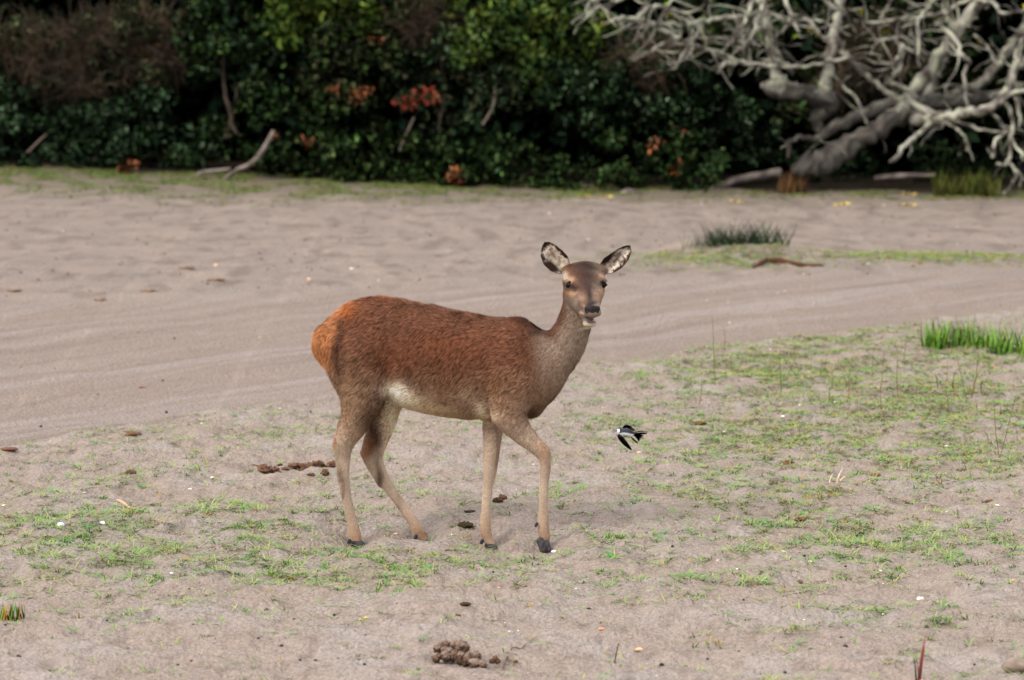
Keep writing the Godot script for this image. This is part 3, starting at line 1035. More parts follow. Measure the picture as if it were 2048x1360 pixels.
# ---------------------------------------------------------------- the place in order
func _ready() -> void:
	rng.seed = 1
	var cam := Camera3D.new()
	cam.name = "camera"
	var att := CameraAttributesPhysical.new()
	att.frustum_focal_length = 35.0 / (2.0 * 680.0 / FPX)
	att.exposure_aperture = 5.2
	att.frustum_focus_distance = 18.0
	att.frustum_near = 0.5
	att.frustum_far = 900.0
	cam.attributes = att
	cam.position = Vector3(0, EYE_Y, EYE_Z)
	cam.rotation.x = -pitch
	add_child(cam)
	cam.fov = rad_to_deg(2.0 * atan(680.0 / FPX))
	cam.near = 0.5
	cam.far = 900.0
	cam.current = true
	print("fov ", cam.fov, " far ", cam.far, " exp ", att.exposure_multiplier)

	var we := WorldEnvironment.new()
	we.name = "environment"
	var env := Environment.new()
	env.background_mode = Environment.BG_SKY
	env.tonemap_mode = Environment.TONE_MAPPER_LINEAR
	env.tonemap_exposure = 1.37
	env.sdfgi_enabled = true
	env.ssao_enabled = true
	env.ssil_enabled = true
	var sm := ProceduralSkyMaterial.new()
	sm.sky_top_color = Color(0.94, 0.96, 1.0)
	sm.sky_horizon_color = Color(0.84, 0.87, 0.91)
	sm.sky_energy_multiplier = 1.3
	sm.sky_curve = 0.2
	sm.ground_bottom_color = Color(0.45, 0.41, 0.37)
	sm.ground_horizon_color = Color(0.6, 0.6, 0.6)
	sm.sun_angle_max = 0.0
	var sky := Sky.new()
	sky.sky_material = sm
	env.sky = sky
	we.environment = env
	add_child(we)

	var sun := DirectionalLight3D.new()
	sun.name = "sun"
	sun.light_color = Color(1.0, 0.98, 0.95)
	sun.light_energy = 0.75
	sun.light_angular_distance = 22.0
	sun.shadow_enabled = true
	sun.sky_mode = DirectionalLight3D.SKY_MODE_LIGHT_ONLY
	add_child(sun)
	sun.look_at_from_position(Vector3(-0.56, 0.68, 0.46), Vector3.ZERO)

	var t0 := Time.get_ticks_msec()
	make_ground()
	print("ground ", Time.get_ticks_msec() - t0)
	make_forest()
	print("forest ", Time.get_ticks_msec() - t0)
	make_dead_tree()
	make_grass()
	print("grass ", Time.get_ticks_msec() - t0)
	make_deer()
	make_bird()
	make_litter()
	print("all ", Time.get_ticks_msec() - t0)

# ---------------------------------------------------------------- undergrowth at the back
func spray_mesh(leaves: int, size: float, wide: float, m: Material, sd: int, glossy := true) -> ArrayMesh:
	var mb := MB.new()
	rng.seed = sd
	for i in leaves:
		var d := rnd_dir()
		d.y = absf(d.y) * 0.7 + 0.1
		d = d.normalized()
		var at := rnd_dir() * size * rng.randf_range(0.1, 1.1)
		var side := d.cross(rnd_dir()).normalized()
		var nn := side.cross(d).normalized()
		if nn.y < 0.0:
			nn = -nn
		var l := size * rng.randf_range(0.7, 1.2)
		var w := l * wide
		var k := rng.randf_range(0.7, 1.3)
		var c := Color(k, k, k * 0.95)
		var mid := at + d * l * 0.5 - nn * l * 0.06
		var tip := at + d * l
		mb.tri(at, mid + side * w + nn * w * 0.25, tip, (nn - side * 0.3).normalized(), c, c, c)
		mb.tri(at, tip, mid - side * w + nn * w * 0.25, (nn + side * 0.3).normalized(), c, c, c)
	return mb.mesh(m)

func twig_mesh(m: Material, sd: int) -> ArrayMesh:
	var mb := MB.new()
	rng.seed = sd
	for i in 9:
		var a := rnd_dir() * 0.08
		var d := (rnd_dir() + Vector3(0, 0.4, 0)).normalized()
		var pts := [a, a + d * 0.09 + rnd_dir() * 0.02, a + d * 0.18 + rnd_dir() * 0.04]
		mb.tube(pts, [0.0045, 0.0035, 0.002], 4, func(_p, _n): return Color(1, 1, 1))
	return mb.mesh(m)

var leaf_m: StandardMaterial3D
var sprays := {}

func bush(label: String, called: String, cat: String, kind: String, blobs: Array, cols: Array, stems: Array, sd: int, fill := 1.0, group := "") -> Node3D:
	rng.seed = sd
	var lowest := Vector3(0, 99, 0)
	for b in blobs:
		var p: Vector3 = b[0]
		if p.y < lowest.y: lowest = p
	var o := thing(called, label, cat, Vector3(lowest.x, 0, lowest.z), group)
	var xf := []
	var cc := []
	var cn := nz(sd + 300, 1.5, 2)
	for b in blobs:
		var c: Vector3 = b[0]
		var r: Vector3 = b[1]
		var area := 4.0 * PI * pow((pow(r.x * r.y, 1.6) + pow(r.x * r.z, 1.6) + pow(r.y * r.z, 1.6)) / 3.0, 1.0 / 1.6)
		var per: float = {"leaf": 150.0, "olive": 150.0, "small": 190.0, "twig": 90.0, "big": 22.0}[kind]
		var cnt := int(area * per * fill * (b[2] if b.size() > 2 else 1.0))
		var clumped: bool = minf(r.x, r.y) > 0.14 and kind != "twig" and kind != "big"
		var subs := []
		if clumped:
			for h in int(area / 0.19) + 3:
				var d := rnd_dir()
				subs.append([c + Vector3(d.x * r.x, d.y * r.y, d.z * r.z) * rng.randf_range(0.7, 1.05), rng.randf_range(0.09, 0.19), rng.randf_range(0.5, 1.6), d])
		for i in cnt:
			var d := rnd_dir()
			var k := rng.randf_range(0.55, 1.06)
			var p := c + Vector3(d.x * r.x, d.y * r.y, d.z * r.z) * k
			p += rnd_dir() * 0.05
			var tone := 1.0
			if clumped:
				var sb: Array = subs[rng.randi() % subs.size()]
				var d2 := rnd_dir()
				p = sb[0] + Vector3(d2.x, d2.y * 0.75, d2.z) * float(sb[1]) * pow(rng.randf(), 0.3)
				tone = sb[2]
				d = (d2 + sb[3] * 0.6).normalized()
			var q := cn.get_noise_3dv(p * 1.3)
			if q < -0.30 and kind != "big":
				continue
			if p.y < 0.02:
				continue
			var e := (Vector3(d.x / r.x, d.y / r.y, d.z / r.z).normalized() + rnd_dir() * 0.7 + Vector3(0, 0.35, 0)).normalized()
			var x := e.cross(rnd_dir()).normalized()
			var sc := rng.randf_range(0.6, 1.15) if rng.randf() < 0.8 else rng.randf_range(1.2, 1.8)
			xf.append(Transform3D(Basis(x, e, x.cross(e)) * sc, p - o.position))
			var col: Color = cols[rng.randi() % cols.size()]
			var br := tone * rng.randf_range(0.65, 1.35) * clampf(1.0 + 1.5 * cn.get_noise_3dv(p * 2.6 + Vector3(7, 0, 0)), 0.35, 2.0)
			cc.append(Color(col.r * br, col.g * br, col.b * br))
	scatter("foliage" if kind != "twig" else "twigs", sprays[kind], xf, cc, o)
	for s in stems:
		var mb := MB.new()
		var sp := smooth_path(s[0], s[1], 4)
		var pp := []
		for q in sp[0]: pp.append(q - o.position)
		mb.tube(pp, sp[1], 7, func(p, _n): return s8(74, 64, 54).lerp(s8(40, 34, 30), clampf(0.5 + n_fine.get_noise_3dv(p * 2.0), 0, 1)), 0.12)
		part("stem", mb, mat(0.95, 0.1), o)
	return o

# blob from a place in the photograph's frame: (u, v, depth, half width px, half height px, half depth m)
func bl(u: float, v: float, z: float, ru: float, rv: float, rz: float, dens := 1.0) -> Array:
	var s := pxm(z)
	return [P(u, v, z), Vector3(ru / s, rv / s, rz), dens]

func make_forest() -> void:
	leaf_m = mat(0.8, 0.15)
	leaf_m.backlight_enabled = true
	leaf_m.backlight = Color(0.25, 0.25, 0.1)
	sprays["leaf"] = spray_mesh(12, 0.052, 0.23, leaf_m, 101)
	sprays["olive"] = spray_mesh(12, 0.06, 0.2, leaf_m, 102)
	sprays["small"] = spray_mesh(14, 0.036, 0.24, leaf_m, 103)
	sprays["big"] = spray_mesh(16, 0.16, 0.3, leaf_m, 104)
	sprays["twig"] = twig_mesh(mat(0.95, 0.1), 105)
	var deep := [Color(0.029, 0.051, 0.020), Color(0.021, 0.038, 0.014), Color(0.035, 0.056, 0.022)]
	var blue := [Color(0.048, 0.088, 0.037), Color(0.059, 0.098, 0.048), Color(0.032, 0.064, 0.027), Color(0.080, 0.112, 0.062)]
	var green := [Color(0.053, 0.098, 0.026), Color(0.067, 0.112, 0.030), Color(0.035, 0.070, 0.020), Color(0.092, 0.120, 0.040)]
	var bright := [Color(0.092, 0.136, 0.020), Color(0.120, 0.152, 0.026), Color(0.061, 0.104, 0.017), Color(0.064, 0.116, 0.026)]
	var dull := [Color(0.069, 0.088, 0.037), Color(0.090, 0.099, 0.046), Color(0.048, 0.067, 0.029), Color(0.096, 0.085, 0.046)]
	var brown := [Color(0.051, 0.034, 0.020), Color(0.037, 0.026, 0.019), Color(0.064, 0.045, 0.027), Color(0.035, 0.030, 0.019)]
	var orange := [Color(.34, .11, .040), Color(.24, .09, .045), Color(.38, .15, .07), Color(.10, .09, .04)]
	var red := [Color(.40, .075, .045), Color(.42, .11, .06), Color(.28, .06, .04), Color(.09, .08, .035)]
	# in front, left to right
	bush("low blue-green bush at the far left of the wood, beside the grassy edge", "bush", "bush", "leaf", [bl(-40, 250, -26.6, 120, 80, .6), bl(60, 285, -26.3, 110, 55, .5), bl(-60, 160, -27.0, 110, 90, .6), bl(150, 230, -26.8, 110, 60, .5), bl(40, 210, -26.9, 70, 60, .4)], blue, [], 201)
	bush("brown bare thicket of dead twigs hanging above the blue-green bushes", "dead_thicket", "dead thicket", "twig", [bl(110, 110, -26.8, 110, 62, .6), bl(230, 80, -26.8, 120, 60, .6), bl(330, 90, -26.6, 70, 60, .5), bl(150, 170, -26.6, 90, 30, .4), bl(290, 140, -26.6, 60, 40, .4, .7)], brown, [], 202, 0.75)
	bush("thin dull green growth threaded through the brown dead thicket", "scrambling_shrub", "shrub", "small", [bl(120, 60, -26.7, 120, 40, .5, .5), bl(260, 50, -26.6, 140, 40, .5, .7), bl(210, 105, -26.4, 50, 22, .3, .5), bl(80, 130, -26.6, 60, 40, .4, .5), bl(320, 130, -26.4, 60, 40, .4, .5)], dull, [], 203, 1.2)
	bush("dark blue-green bush spreading low in front of the black hollow", "bush", "bush", "leaf", [bl(210, 270, -26.0, 110, 60, .5), bl(300, 240, -25.8, 80, 60, .45), bl(330, 300, -25.5, 110, 48, .45), bl(230, 195, -26.4, 70, 40, .4), bl(180, 310, -26.0, 90, 36, .4)], blue, [], 204)
	bush("dark green bush with forked grey stems beside the black hollow", "bush", "bush", "leaf", [bl(420, 290, -25.2, 70, 46, .4), bl(420, 100, -25.6, 80, 60, .5), bl(480, 60, -25.4, 90, 70, .5), bl(560, 130, -25.2, 80, 60, .5), bl(545, 210, -25.0, 70, 45, .45), bl(400, 40, -25.8, 60, 60, .4)], green + blue, [
		[[P(452, 275, -25.0), P(463, 235, -25.0), P(452, 195, -25.1), P(447, 150, -25.2), P(446, 90, -25.3)], [.028, .03, .024, .02, .016]], [[P(474, 268, -24.95), P(462, 240, -25.0), P(472, 200, -25.1), P(474, 165, -25.2)], [.02, .024, .02, .014]]], 205)
	bush("olive green bush with paler leaves at the top of the wood edge", "bush", "bush", "olive", [bl(610, 20, -25.2, 70, 42, .5), bl(690, 30, -25.2, 80, 44, .5), bl(580, 60, -25.0, 40, 36, .35, .8)], bright, [[[P(632, 60, -25.0), P(622, 95, -24.9), P(640, 150, -24.9)], [.012, .014, .01]]], 206)
	bush("low dark bush right of the bent bare stick, orange leaf at its side", "bush", "bush", "leaf", [bl(600, 310, -24.3, 110, 46, .45), bl(690, 300, -24.0, 100, 50, .45), bl(640, 245, -24.4, 70, 40, .4), bl(790, 320, -23.8, 90, 40, .4), bl(720, 335, -23.7, 90, 26, .35), bl(560, 330, -24.4, 60, 26, .3)], deep + green, [], 207)
	bush("mid green bush above the clusters of orange leaves", "bush", "bush", "leaf", [bl(680, 110, -24.9, 80, 60, .5), bl(740, 80, -24.8, 90, 60, .5), bl(650, 170, -24.7, 60, 36, .4), bl(760, 150, -24.6, 80, 50, .45), bl(700, 190, -24.6, 60, 30, .35), bl(820, 60, -24.7, 60, 60, .4, .7)], green + dull, [], 208)
	bush("tall bright green bush in the middle of the wood edge", "bush", "bush", "olive", [bl(960, 40, -24.4, 100, 62, .5), bl(1060, 60, -24.2, 100, 66, .5), bl(1140, 40, -24.2, 90, 60, .5), bl(1000, 110, -24.0, 100, 40, .4), bl(1110, 130, -23.9, 110, 46, .4), bl(1200, 90, -24.0, 70, 60, .4)], bright + green, [], 209)
	bush("dull grey-green bush around the spray of red leaves", "bush", "bush", "leaf", [bl(880, 110, -24.3, 80, 60, .45), bl(930, 170, -23.9, 90, 40, .4), bl(860, 200, -23.9, 50, 44, .35), bl(1010, 190, -23.6, 90, 40, .4), bl(880, 240, -23.9, 40, 30, .3)], dull + blue, [[[P(886, 290, -23.7), P(878, 250, -23.7), P(888, 200, -23.8), P(882, 120, -23.9)], [.014, .014, .012, .01]]], 210)
	bush("low dark green bush behind the orange leaves on the grass", "bush", "bush", "leaf", [bl(880, 310, -23.4, 90, 44, .4), bl(960, 330, -23.2, 90, 38, .4), bl(1040, 335, -23.0, 90, 38, .4), bl(860, 345, -23.3, 90, 22, .3), bl(1000, 290, -23.5, 60, 30, .3, .7)], green + deep, [], 211)
	bush("broad blue-green bush beneath the bare grey branches", "bush", "bush", "leaf", [bl(1180, 190, -23.4, 110, 60, .5), bl(1270, 170, -23.2, 120, 66, .5), bl(1360, 190, -23.0, 110, 66, .5), bl(1440, 230, -22.9, 90, 60, .45), bl(1250, 240, -23.0, 90, 36, .4), bl(1500, 270, -23.0, 80, 50, .4)], blue + deep, [], 212)
	bush("low dark bush with scattered red leaves left of the leaning trunk", "bush", "bush", "small", [bl(1120, 350, -22.6, 80, 32, .35), bl(1210, 340, -22.5, 90, 42, .4), bl(1300, 335, -22.4, 90, 44, .4), bl(1390, 340, -22.3, 80, 44, .4), bl(1240, 290, -22.7, 50, 30, .3, .8), bl(1350, 290, -22.6, 60, 30, .3)], green + deep, [], 213)
	bush("shadowed green bush behind the upper limbs of the bare tree", "bush", "bush", "olive", [bl(1400, 70, -24.2, 120, 70, .5), bl(1540, 90, -24.2, 120, 80, .5), bl(1680, 60, -24.4, 130, 80, .5), bl(1820, 80, -24.6, 130, 80, .5), bl(1960, 90, -24.8, 120, 90, .5), bl(1640, 190, -24.2, 110, 60, .4, .7), bl(1800, 170, -24.4, 90, 60, .4, .6)], green + dull, [], 214, .8)
	bush("brown withered bush behind the fork of the bare tree", "dead_thicket", "dead thicket", "twig", [bl(1740, 100, -23.9, 80, 70, .4), bl(1690, 160, -23.9, 60, 40, .4), bl(1290, 130, -23.3, 70, 50, .4), bl(860, 40, -24.5, 50, 50, .4)], brown, [], 215, 1.1)
	bush("black-green bush under the leaning trunk and low bare branches", "bush", "bush", "small", [bl(1560, 330, -23.6, 110, 50, .4, .7), bl(1800, 330, -23.6, 140, 40, .4, .6), bl(1980, 300, -23.6, 110, 70, .4, .6), bl(1930, 230, -24.2, 120, 60, .4, .6)], deep, [], 216)
	# coloured sprays of autumn leaves
	var sp := [["orange-brown spray of leaves in the dark bushes left of the red one", 712, 183, -24.2, 26, 15, orange, 1.2], ["bright red spray of leaves hanging over the black hollow", 838, 200, -23.6, 30, 14, red, 1.5], ["orange leaves at the foot of the bushes in the middle", 915, 352, -22.9, 22, 11, orange, 1.6],
		["single orange tuft at the foot of the left bushes", 252, 336, -25.2, 10, 9, orange, 1.8], ["small orange tuft at the end of the bent bare stick", 549, 268, -24.2, 8, 9, orange, 1.8], ["orange spot of leaves low in the dark bush right of the bent stick", 622, 285, -23.9, 6, 6, orange, 2.0], ["orange leaves in the dark bush left of the leaning trunk", 1308, 287, -22.2, 10, 5, orange, 1.3], ["thin red sprig above the orange leaves left of the leaning trunk", 1356, 258, -22.2, 4, 8, red, 1.2], ["rusty upright sprig beside the leaning trunk's foot", 1355, 330, -21.9, 8, 20, orange, 0.6],
		["pale orange tuft high in the mid green bush", 752, 88, -24.3, 7, 10, orange, 1.2], ["lone orange-brown tuft left of the orange-brown spray", 667, 173, -24.2, 6, 7, orange, 1.5]]
	for i in sp.size():
		var q: Array = sp[i]
		var bb := []
		for h in (6 if q[4] > 9 else 2):
			bb.append(bl(q[1] + rng.randfn() * q[4] * 0.55, q[2] + rng.randfn() * q[5] * 0.55, q[3] + 0.2, q[4] * 0.42, q[5] * 0.42, .08, q[7]))
		bush(q[0], "leaf_spray", "autumn leaves", "small", bb, q[6], [], 230 + i, 1.1, "sprays of coloured autumn leaves")
	# the dark wood behind, with a light-blocking canopy added above: one mass
	var wood := []
	rng.seed = 301
	for i in 260:
		var x := rng.randf_range(-18.0, 18.0)
		var zb := line_z(base_pts, x)
		wood.append([Vector3(x, rng.randf_range(0.3, 4.4), zb - rng.randf_range(3.0, 5.5)), Vector3(rng.randf_range(.7, 1.2), rng.randf_range(.5, .9), .7), 1.0])
	for i in 230:  # unseen canopy added overhead to keep skylight out of the gaps
		var x := rng.randf_range(-18.0, 18.0)
		var zb := line_z(base_pts, x)
		wood.append([Vector3(x, rng.randf_range(3.1, 4.8), zb - rng.randf_range(1.4, 4.0)), Vector3(rng.randf_range(.7, 1.2), rng.randf_range(.35, .6), .7), 1.0])
	for i in 110:                                                                      # the bushes' fringe to either side
		var x := rng.randf_range(6.2, 18.0) * (1.0 if i % 2 else -1.0)
		var zb := line_z(base_pts, x)
		wood.append([Vector3(x, rng.randf_range(0.2, 2.8), zb - rng.randf_range(0.4, 1.4)), Vector3(rng.randf_range(.5, .9), rng.randf_range(.4, .7), .5), 1.0])
	var wd := bush("dark dense wood behind the bushes", "woodland", "wood", "big", wood, [Color(.020, .040, .022), Color(.016, .032, .016)], [], 302, 1.0)
	wd.set_meta("kind", "stuff")
	# stems standing in the hollows
	var k := 0
	for q in [["thin pale stem leaning at the foot of the left bushes", [[55, 305, -26.0], [75, 285, -26.0], [92, 270, -26.1]], .012], ["thin grey stem in the dark hollow behind the low middle bush", [[828, 235, -23.5], [812, 270, -23.5], [800, 300, -23.5]], .012], ["thin brown stem slanting over the bush beneath the grey branches", [[965, 250, -23.2], [985, 215, -23.2], [990, 180, -23.3]], .012],
			["dark slender trunk in the gloom at the far left", [[182, 200, -27.4], [176, 260, -27.2], [190, 320, -27.0]], .03]]:
		var mb := MB.new()
		var pp := []
		var rr := []
		for p in q[1]:
			pp.append(P(p[0], p[1], p[2])); rr.append(q[2])
		var s2 := smooth_path(pp, rr, 4)
		mb.tube(s2[0], s2[1], 7, func(_p, _n): return s8(104, 92, 82), 0.1)
		single("stem", mb, mat(0.9, 0.2), q[0], "stem")
		k += 1

# ---------------------------------------------------------------- the bare leaning tree
var bark_n := nz(61, 7.0, 4)
var bark_n2 := nz(62, 26.0, 2)

func bark(p: Vector3, n: Vector3) -> Color:
	var q := bark_n.get_noise_3dv(p)
	var q2 := bark_n2.get_noise_3dv(p)
	var c := s8(146, 138, 126).lerp(s8(64, 57, 52), clampf(0.45 - q * 2.2, 0, 1))
	c = c.lerp(s8(176, 182, 146), clampf(q2 * 1.2 + q * 0.8 - 0.1, 0, 0.8))
	return c.lerp(s8(58, 48, 42), clampf(-q2 * 1.6 - 0.35, 0, 0.7))

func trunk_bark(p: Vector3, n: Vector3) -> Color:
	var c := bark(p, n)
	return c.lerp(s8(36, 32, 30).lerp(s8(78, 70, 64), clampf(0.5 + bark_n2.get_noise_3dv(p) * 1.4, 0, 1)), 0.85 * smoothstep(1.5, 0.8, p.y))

func limb(parent: Node3D, called: String, pts: Array, col: Callable, sides := 9, rough := 0.17) -> void:
	var pp := []
	var rr := []
	for q in pts:
		pp.append(P(1150.0 + q[0] * 0.43848, q[1] * 0.43848, q[2]))
		rr.append(maxf(q[3] * (0.74 if q[3] < 22 else 0.86) * 0.43848 / pxm(q[2]), 0.005))
	# a real branch is never straight between two bends
	var sp := smooth_path(pp, rr, 5)
	for i in range(1, sp[0].size() - 1):
		sp[0][i] += Vector3(bark_n.get_noise_3dv(sp[0][i] * 1.7), bark_n.get_noise_3dv(sp[0][i] * 1.7 + Vector3(9, 0, 0)), bark_n.get_noise_3dv(sp[0][i] * 1.7 + Vector3(0, 9, 0))) * minf(0.045, sp[1][i] * 1.0 + 0.012)
	var mb := MB.new()
	mb.tube(sp[0], sp[1], sides, col, rough, float(pts[0][0]) * 0.1)
	part(called, mb, mat(0.9, 0.2), parent)
	for i in sp[0].size():
		twig_from.append([sp[0][i], sp[1][i]])

var twig_from := []

func make_dead_tree() -> void:
	var t := thing("bare_tree", "bare grey lichen-covered tree leaning out over the sand", "tree", G(1630, 385))
	t.position = Vector3.ZERO
	rng.seed = 400
	var Z := -22.6
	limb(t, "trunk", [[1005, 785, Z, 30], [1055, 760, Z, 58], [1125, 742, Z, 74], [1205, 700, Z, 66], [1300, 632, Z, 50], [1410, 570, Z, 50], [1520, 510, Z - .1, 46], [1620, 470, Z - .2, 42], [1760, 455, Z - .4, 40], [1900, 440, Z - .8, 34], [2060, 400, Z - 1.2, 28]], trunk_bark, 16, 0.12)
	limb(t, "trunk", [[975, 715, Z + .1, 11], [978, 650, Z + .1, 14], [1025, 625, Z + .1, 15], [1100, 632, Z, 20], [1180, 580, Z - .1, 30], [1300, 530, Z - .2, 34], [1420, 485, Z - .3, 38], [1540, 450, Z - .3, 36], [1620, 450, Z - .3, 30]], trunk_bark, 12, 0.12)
	limb(t, "limb", [[1490, 520, Z - .1, 44], [1560, 400, Z, 40], [1640, 300, Z + .1, 36], [1715, 180, Z + .2, 34], [1790, 80, Z + .3, 32], [1870, -30, Z + .4, 28]], bark, 12)
	limb(t, "limb", [[1600, 440, Z - .3, 30], [1640, 350, Z - .3, 26], [1690, 250, Z - .3, 24], [1730, 150, Z - .4, 22], [1700, 60, Z - .4, 22], [1690, -30, Z - .4, 20]], bark, 10)
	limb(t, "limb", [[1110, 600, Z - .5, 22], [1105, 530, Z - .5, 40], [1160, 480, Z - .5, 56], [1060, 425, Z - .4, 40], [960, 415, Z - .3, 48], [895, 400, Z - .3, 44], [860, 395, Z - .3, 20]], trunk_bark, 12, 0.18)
	limb(t, "limb", [[935, 380, Z - .3, 46], [905, 310, Z - .3, 24], [890, 200, Z - .3, 20], [872, 90, Z - .2, 20], [840, -20, Z - .2, 26]], bark, 10)
	limb(t, "limb", [[1160, 470, Z - .5, 48], [1140, 380, Z - .5, 34], [1160, 300, Z - .5, 28], [1170, 200, Z - .6, 28], [1200, 80, Z - .6, 28], [1210, -30, Z - .6, 28]], bark, 10)
	limb(t, "branch", [[990, 330, Z - .3, 18], [940, 275, Z - .2, 18], [905, 200, Z - .1, 13], [885, 110, Z, 13], [870, 30, Z, 11]], bark)
	limb(t, "branch", [[655, 333, Z + .9, 9], [685, 292, Z + .9, 14], [760, 285, Z + .8, 14], [880, 296, Z + .7, 12], [1000, 306, Z + .6, 10], [1110, 290, Z + .5, 10], [1240, 262, Z + .5, 13]], bark)
	limb(t, "branch", [[1075, 95, Z + .5, 8], [1130, 170, Z + .5, 12], [1190, 165, Z + .5, 12], [1240, 255, Z + .5, 17], [1330, 340, Z + .4, 17], [1420, 420, Z + .3, 18], [1520, 455, Z + .2, 16], [1640, 530, Z + .5, 26]], bark)
	limb(t, "limb", [[1560, 540, Z + .1, 40], [1640, 540, Z + .5, 34], [1720, 528, Z + .8, 27], [1810, 510, Z + 1.0, 25], [1900, 482, Z + 1.1, 25], [1960, 430, Z + 1.1, 23], [2000, 330, Z + 1.1, 22], [2030, 230, Z + 1.1, 22], [2070, 140, Z + 1.1, 20]], bark, 12)
	limb(t, "branch", [[1630, 550, Z + .5, 20], [1590, 590, Z + .7, 16], [1530, 640, Z + .9, 15], [1440, 738, Z + 1.2, 13]], bark)
	limb(t, "branch", [[1950, 445, Z + 1.1, 15], [2010, 420, Z + 1.2, 13], [2080, 415, Z + 1.3, 12]], bark)
	limb(t, "branch", [[1965, 470, Z + 1.1, 12], [2000, 540, Z + 1.1, 14], [1990, 620, Z + 1.2, 12], [1972, 740, Z + 1.2, 12], [1925, 748, Z + 1.2, 9]], bark)
	limb(t, "branch", [[1990, 630, Z + 1.2, 10], [2020, 680, Z + 1.3, 9], [2070, 730, Z + 1.4, 8]], bark)
	limb(t, "branch", [[1905, 715, Z + 1.3, 12], [1915, 650, Z + 1.3, 11], [1950, 610, Z + 1.2, 11], [1995, 590, Z + 1.1, 11]], bark)
	limb(t, "branch", [[1965, 735, Z + 1.2, 10], [2010, 780, Z + 1.2, 10], [1995, 840, Z + 1.3, 9], [1955, 882, Z + 1.3, 7]], bark)
	limb(t, "branch", [[2005, 770, Z + 1.2, 8], [2035, 800, Z + 1.2, 7], [2030, 850, Z + 1.2, 6]], bark)
	limb(t, "branch", [[1690, 545, Z + .7, 12], [1760, 560, Z + .9, 10], [1850, 590, Z + 1.0, 10], [1960, 605, Z + 1.2, 9]], bark)
	limb(t, "branch", [[1680, 560, Z + .7, 9], [1745, 590, Z + .9, 9], [1785, 640, Z + .9, 8], [1792, 690, Z + .9, 5]], bark)
	limb(t, "branch", [[1880, 500, Z + .9, 10], [1930, 540, Z + .9, 9], [1960, 590, Z + 1.0, 8]], bark)
	limb(t, "branch", [[2010, 450, Z + 1.2, 10], [2030, 520, Z + 1.2, 8], [2025, 580, Z + 1.2, 7]], bark)
	limb(t, "branch", [[1440, 310, Z + .5, 9], [1468, 265, Z + .5, 11], [1500, 205, Z + .5, 12], [1490, 270, Z + .5, 11], [1460, 340, Z + .5, 12], [1430, 380, Z + .4, 14], [1500, 400, Z + .3, 15], [1570, 455, Z + .2, 14]], bark)
	limb(t, "branch", [[1558, 95, Z + .4, 9], [1568, 190, Z + .4, 9], [1563, 300, Z + .4, 7]], bark)
	limb(t, "branch", [[1370, 200, Z + .3, 8], [1420, 178, Z + .3, 10], [1490, 172, Z + .3, 12], [1560, 215, Z + .2, 14], [1610, 260, Z + .1, 14]], bark)
	limb(t, "branch", [[1650, 110, Z + .4, 16], [1735, 180, Z + .6, 14], [1768, 255, Z + .7, 12], [1803, 278, Z + .7, 11], [1776, 340, Z + .7, 10], [1790, 500, Z + .7, 9]], bark)
	limb(t, "branch", [[1820, 160, Z + .4, 9], [1890, 225, Z + .5, 9], [1918, 310, Z + .5, 7]], bark)
	limb(t, "branch", [[1185, 350, Z + .1, 8], [1240, 410, Z + .1, 10], [1290, 460, Z + .1, 9], [1330, 560, Z + .1, 8]], bark)
	limb(t, "branch", [[1680, 395, Z, 9], [1740, 390, Z, 9], [1785, 430, Z, 8], [1800, 490, Z, 7]], bark)
	# crown reaching out to the left above the bushes
	limb(t, "branch", [[130, 106, Z + 1.2, 9], [200, 82, Z + 1.2, 13], [290, 90, Z + 1.1, 14], [350, 112, Z + 1.0, 15], [430, 150, Z + .9, 16], [500, 190, Z + .8, 13], [580, 215, Z + .7, 11], [660, 240, Z + .7, 10], [780, 290, Z + .6, 9]], bark)
	limb(t, "branch", [[62, 70, Z + 1.3, 6], [66, 5, Z + 1.3, 10], [160, -15, Z + 1.2, 9]], bark)
	limb(t, "branch", [[50, 85, Z + 1.3, 6], [90, 45, Z + 1.3, 8], [170, 10, Z + 1.2, 10], [260, -20, Z + 1.2, 10]], bark)
	limb(t, "branch", [[215, 118, Z + 1.1, 7], [290, 128, Z + 1.1, 8], [360, 118, Z + 1.0, 9], [420, 110, Z + .9, 10], [510, 110, Z + .8, 12], [600, 95, Z + .7, 14], [720, 80, Z + .5, 16], [880, 60, Z + .2, 18]], bark)
	limb(t, "branch", [[280, 90, Z + 1.1, 11], [330, 40, Z + 1.1, 12], [400, 30, Z + 1.0, 13], [470, 50, Z + .9, 14], [520, 85, Z + .8, 14], [565, 125, Z + .8, 13]], bark)
	limb(t, "branch", [[575, 118, Z + .8, 11], [540, 190, Z + .9, 10], [490, 255, Z + 1.0, 9], [452, 315, Z + 1.0, 7]], bark)
	limb(t, "branch", [[330, 250, Z + 1.1, 7], [370, 215, Z + 1.1, 9], [420, 190, Z + 1.0, 9], [480, 165, Z + .9, 10]], bark)
	limb(t, "branch", [[688, 220, Z + .8, 9], [715, 185, Z + .8, 10], [755, 140, Z + .7, 11], [790, 60, Z + .5, 13], [810, -20, Z + .4, 14]], bark)
	limb(t, "branch", [[768, 225, Z + .8, 11], [808, 160, Z + .7, 11], [830, 90, Z + .6, 11], [860, 20, Z + .4, 12]], bark)
	limb(t, "branch", [[735, 90, Z + .7, 9], [760, 160, Z + .8, 8], [772, 205, Z + .8, 9]], bark)
	limb(t, "branch", [[972, 120, Z + .6, 12], [985, 75, Z + .5, 12], [955, -10, Z + .4, 13]], bark)
	limb(t, "branch", [[990, 95, Z + .5, 9], [1010, 130, Z + .6, 8], [1035, 172, Z + .6, 6]], bark)
	limb(t, "branch", [[985, 95, Z + .5, 11], [1060, 90, Z + .4, 10], [1130, 100, Z + .4, 10], [1200, 128, Z + .4, 7]], bark)
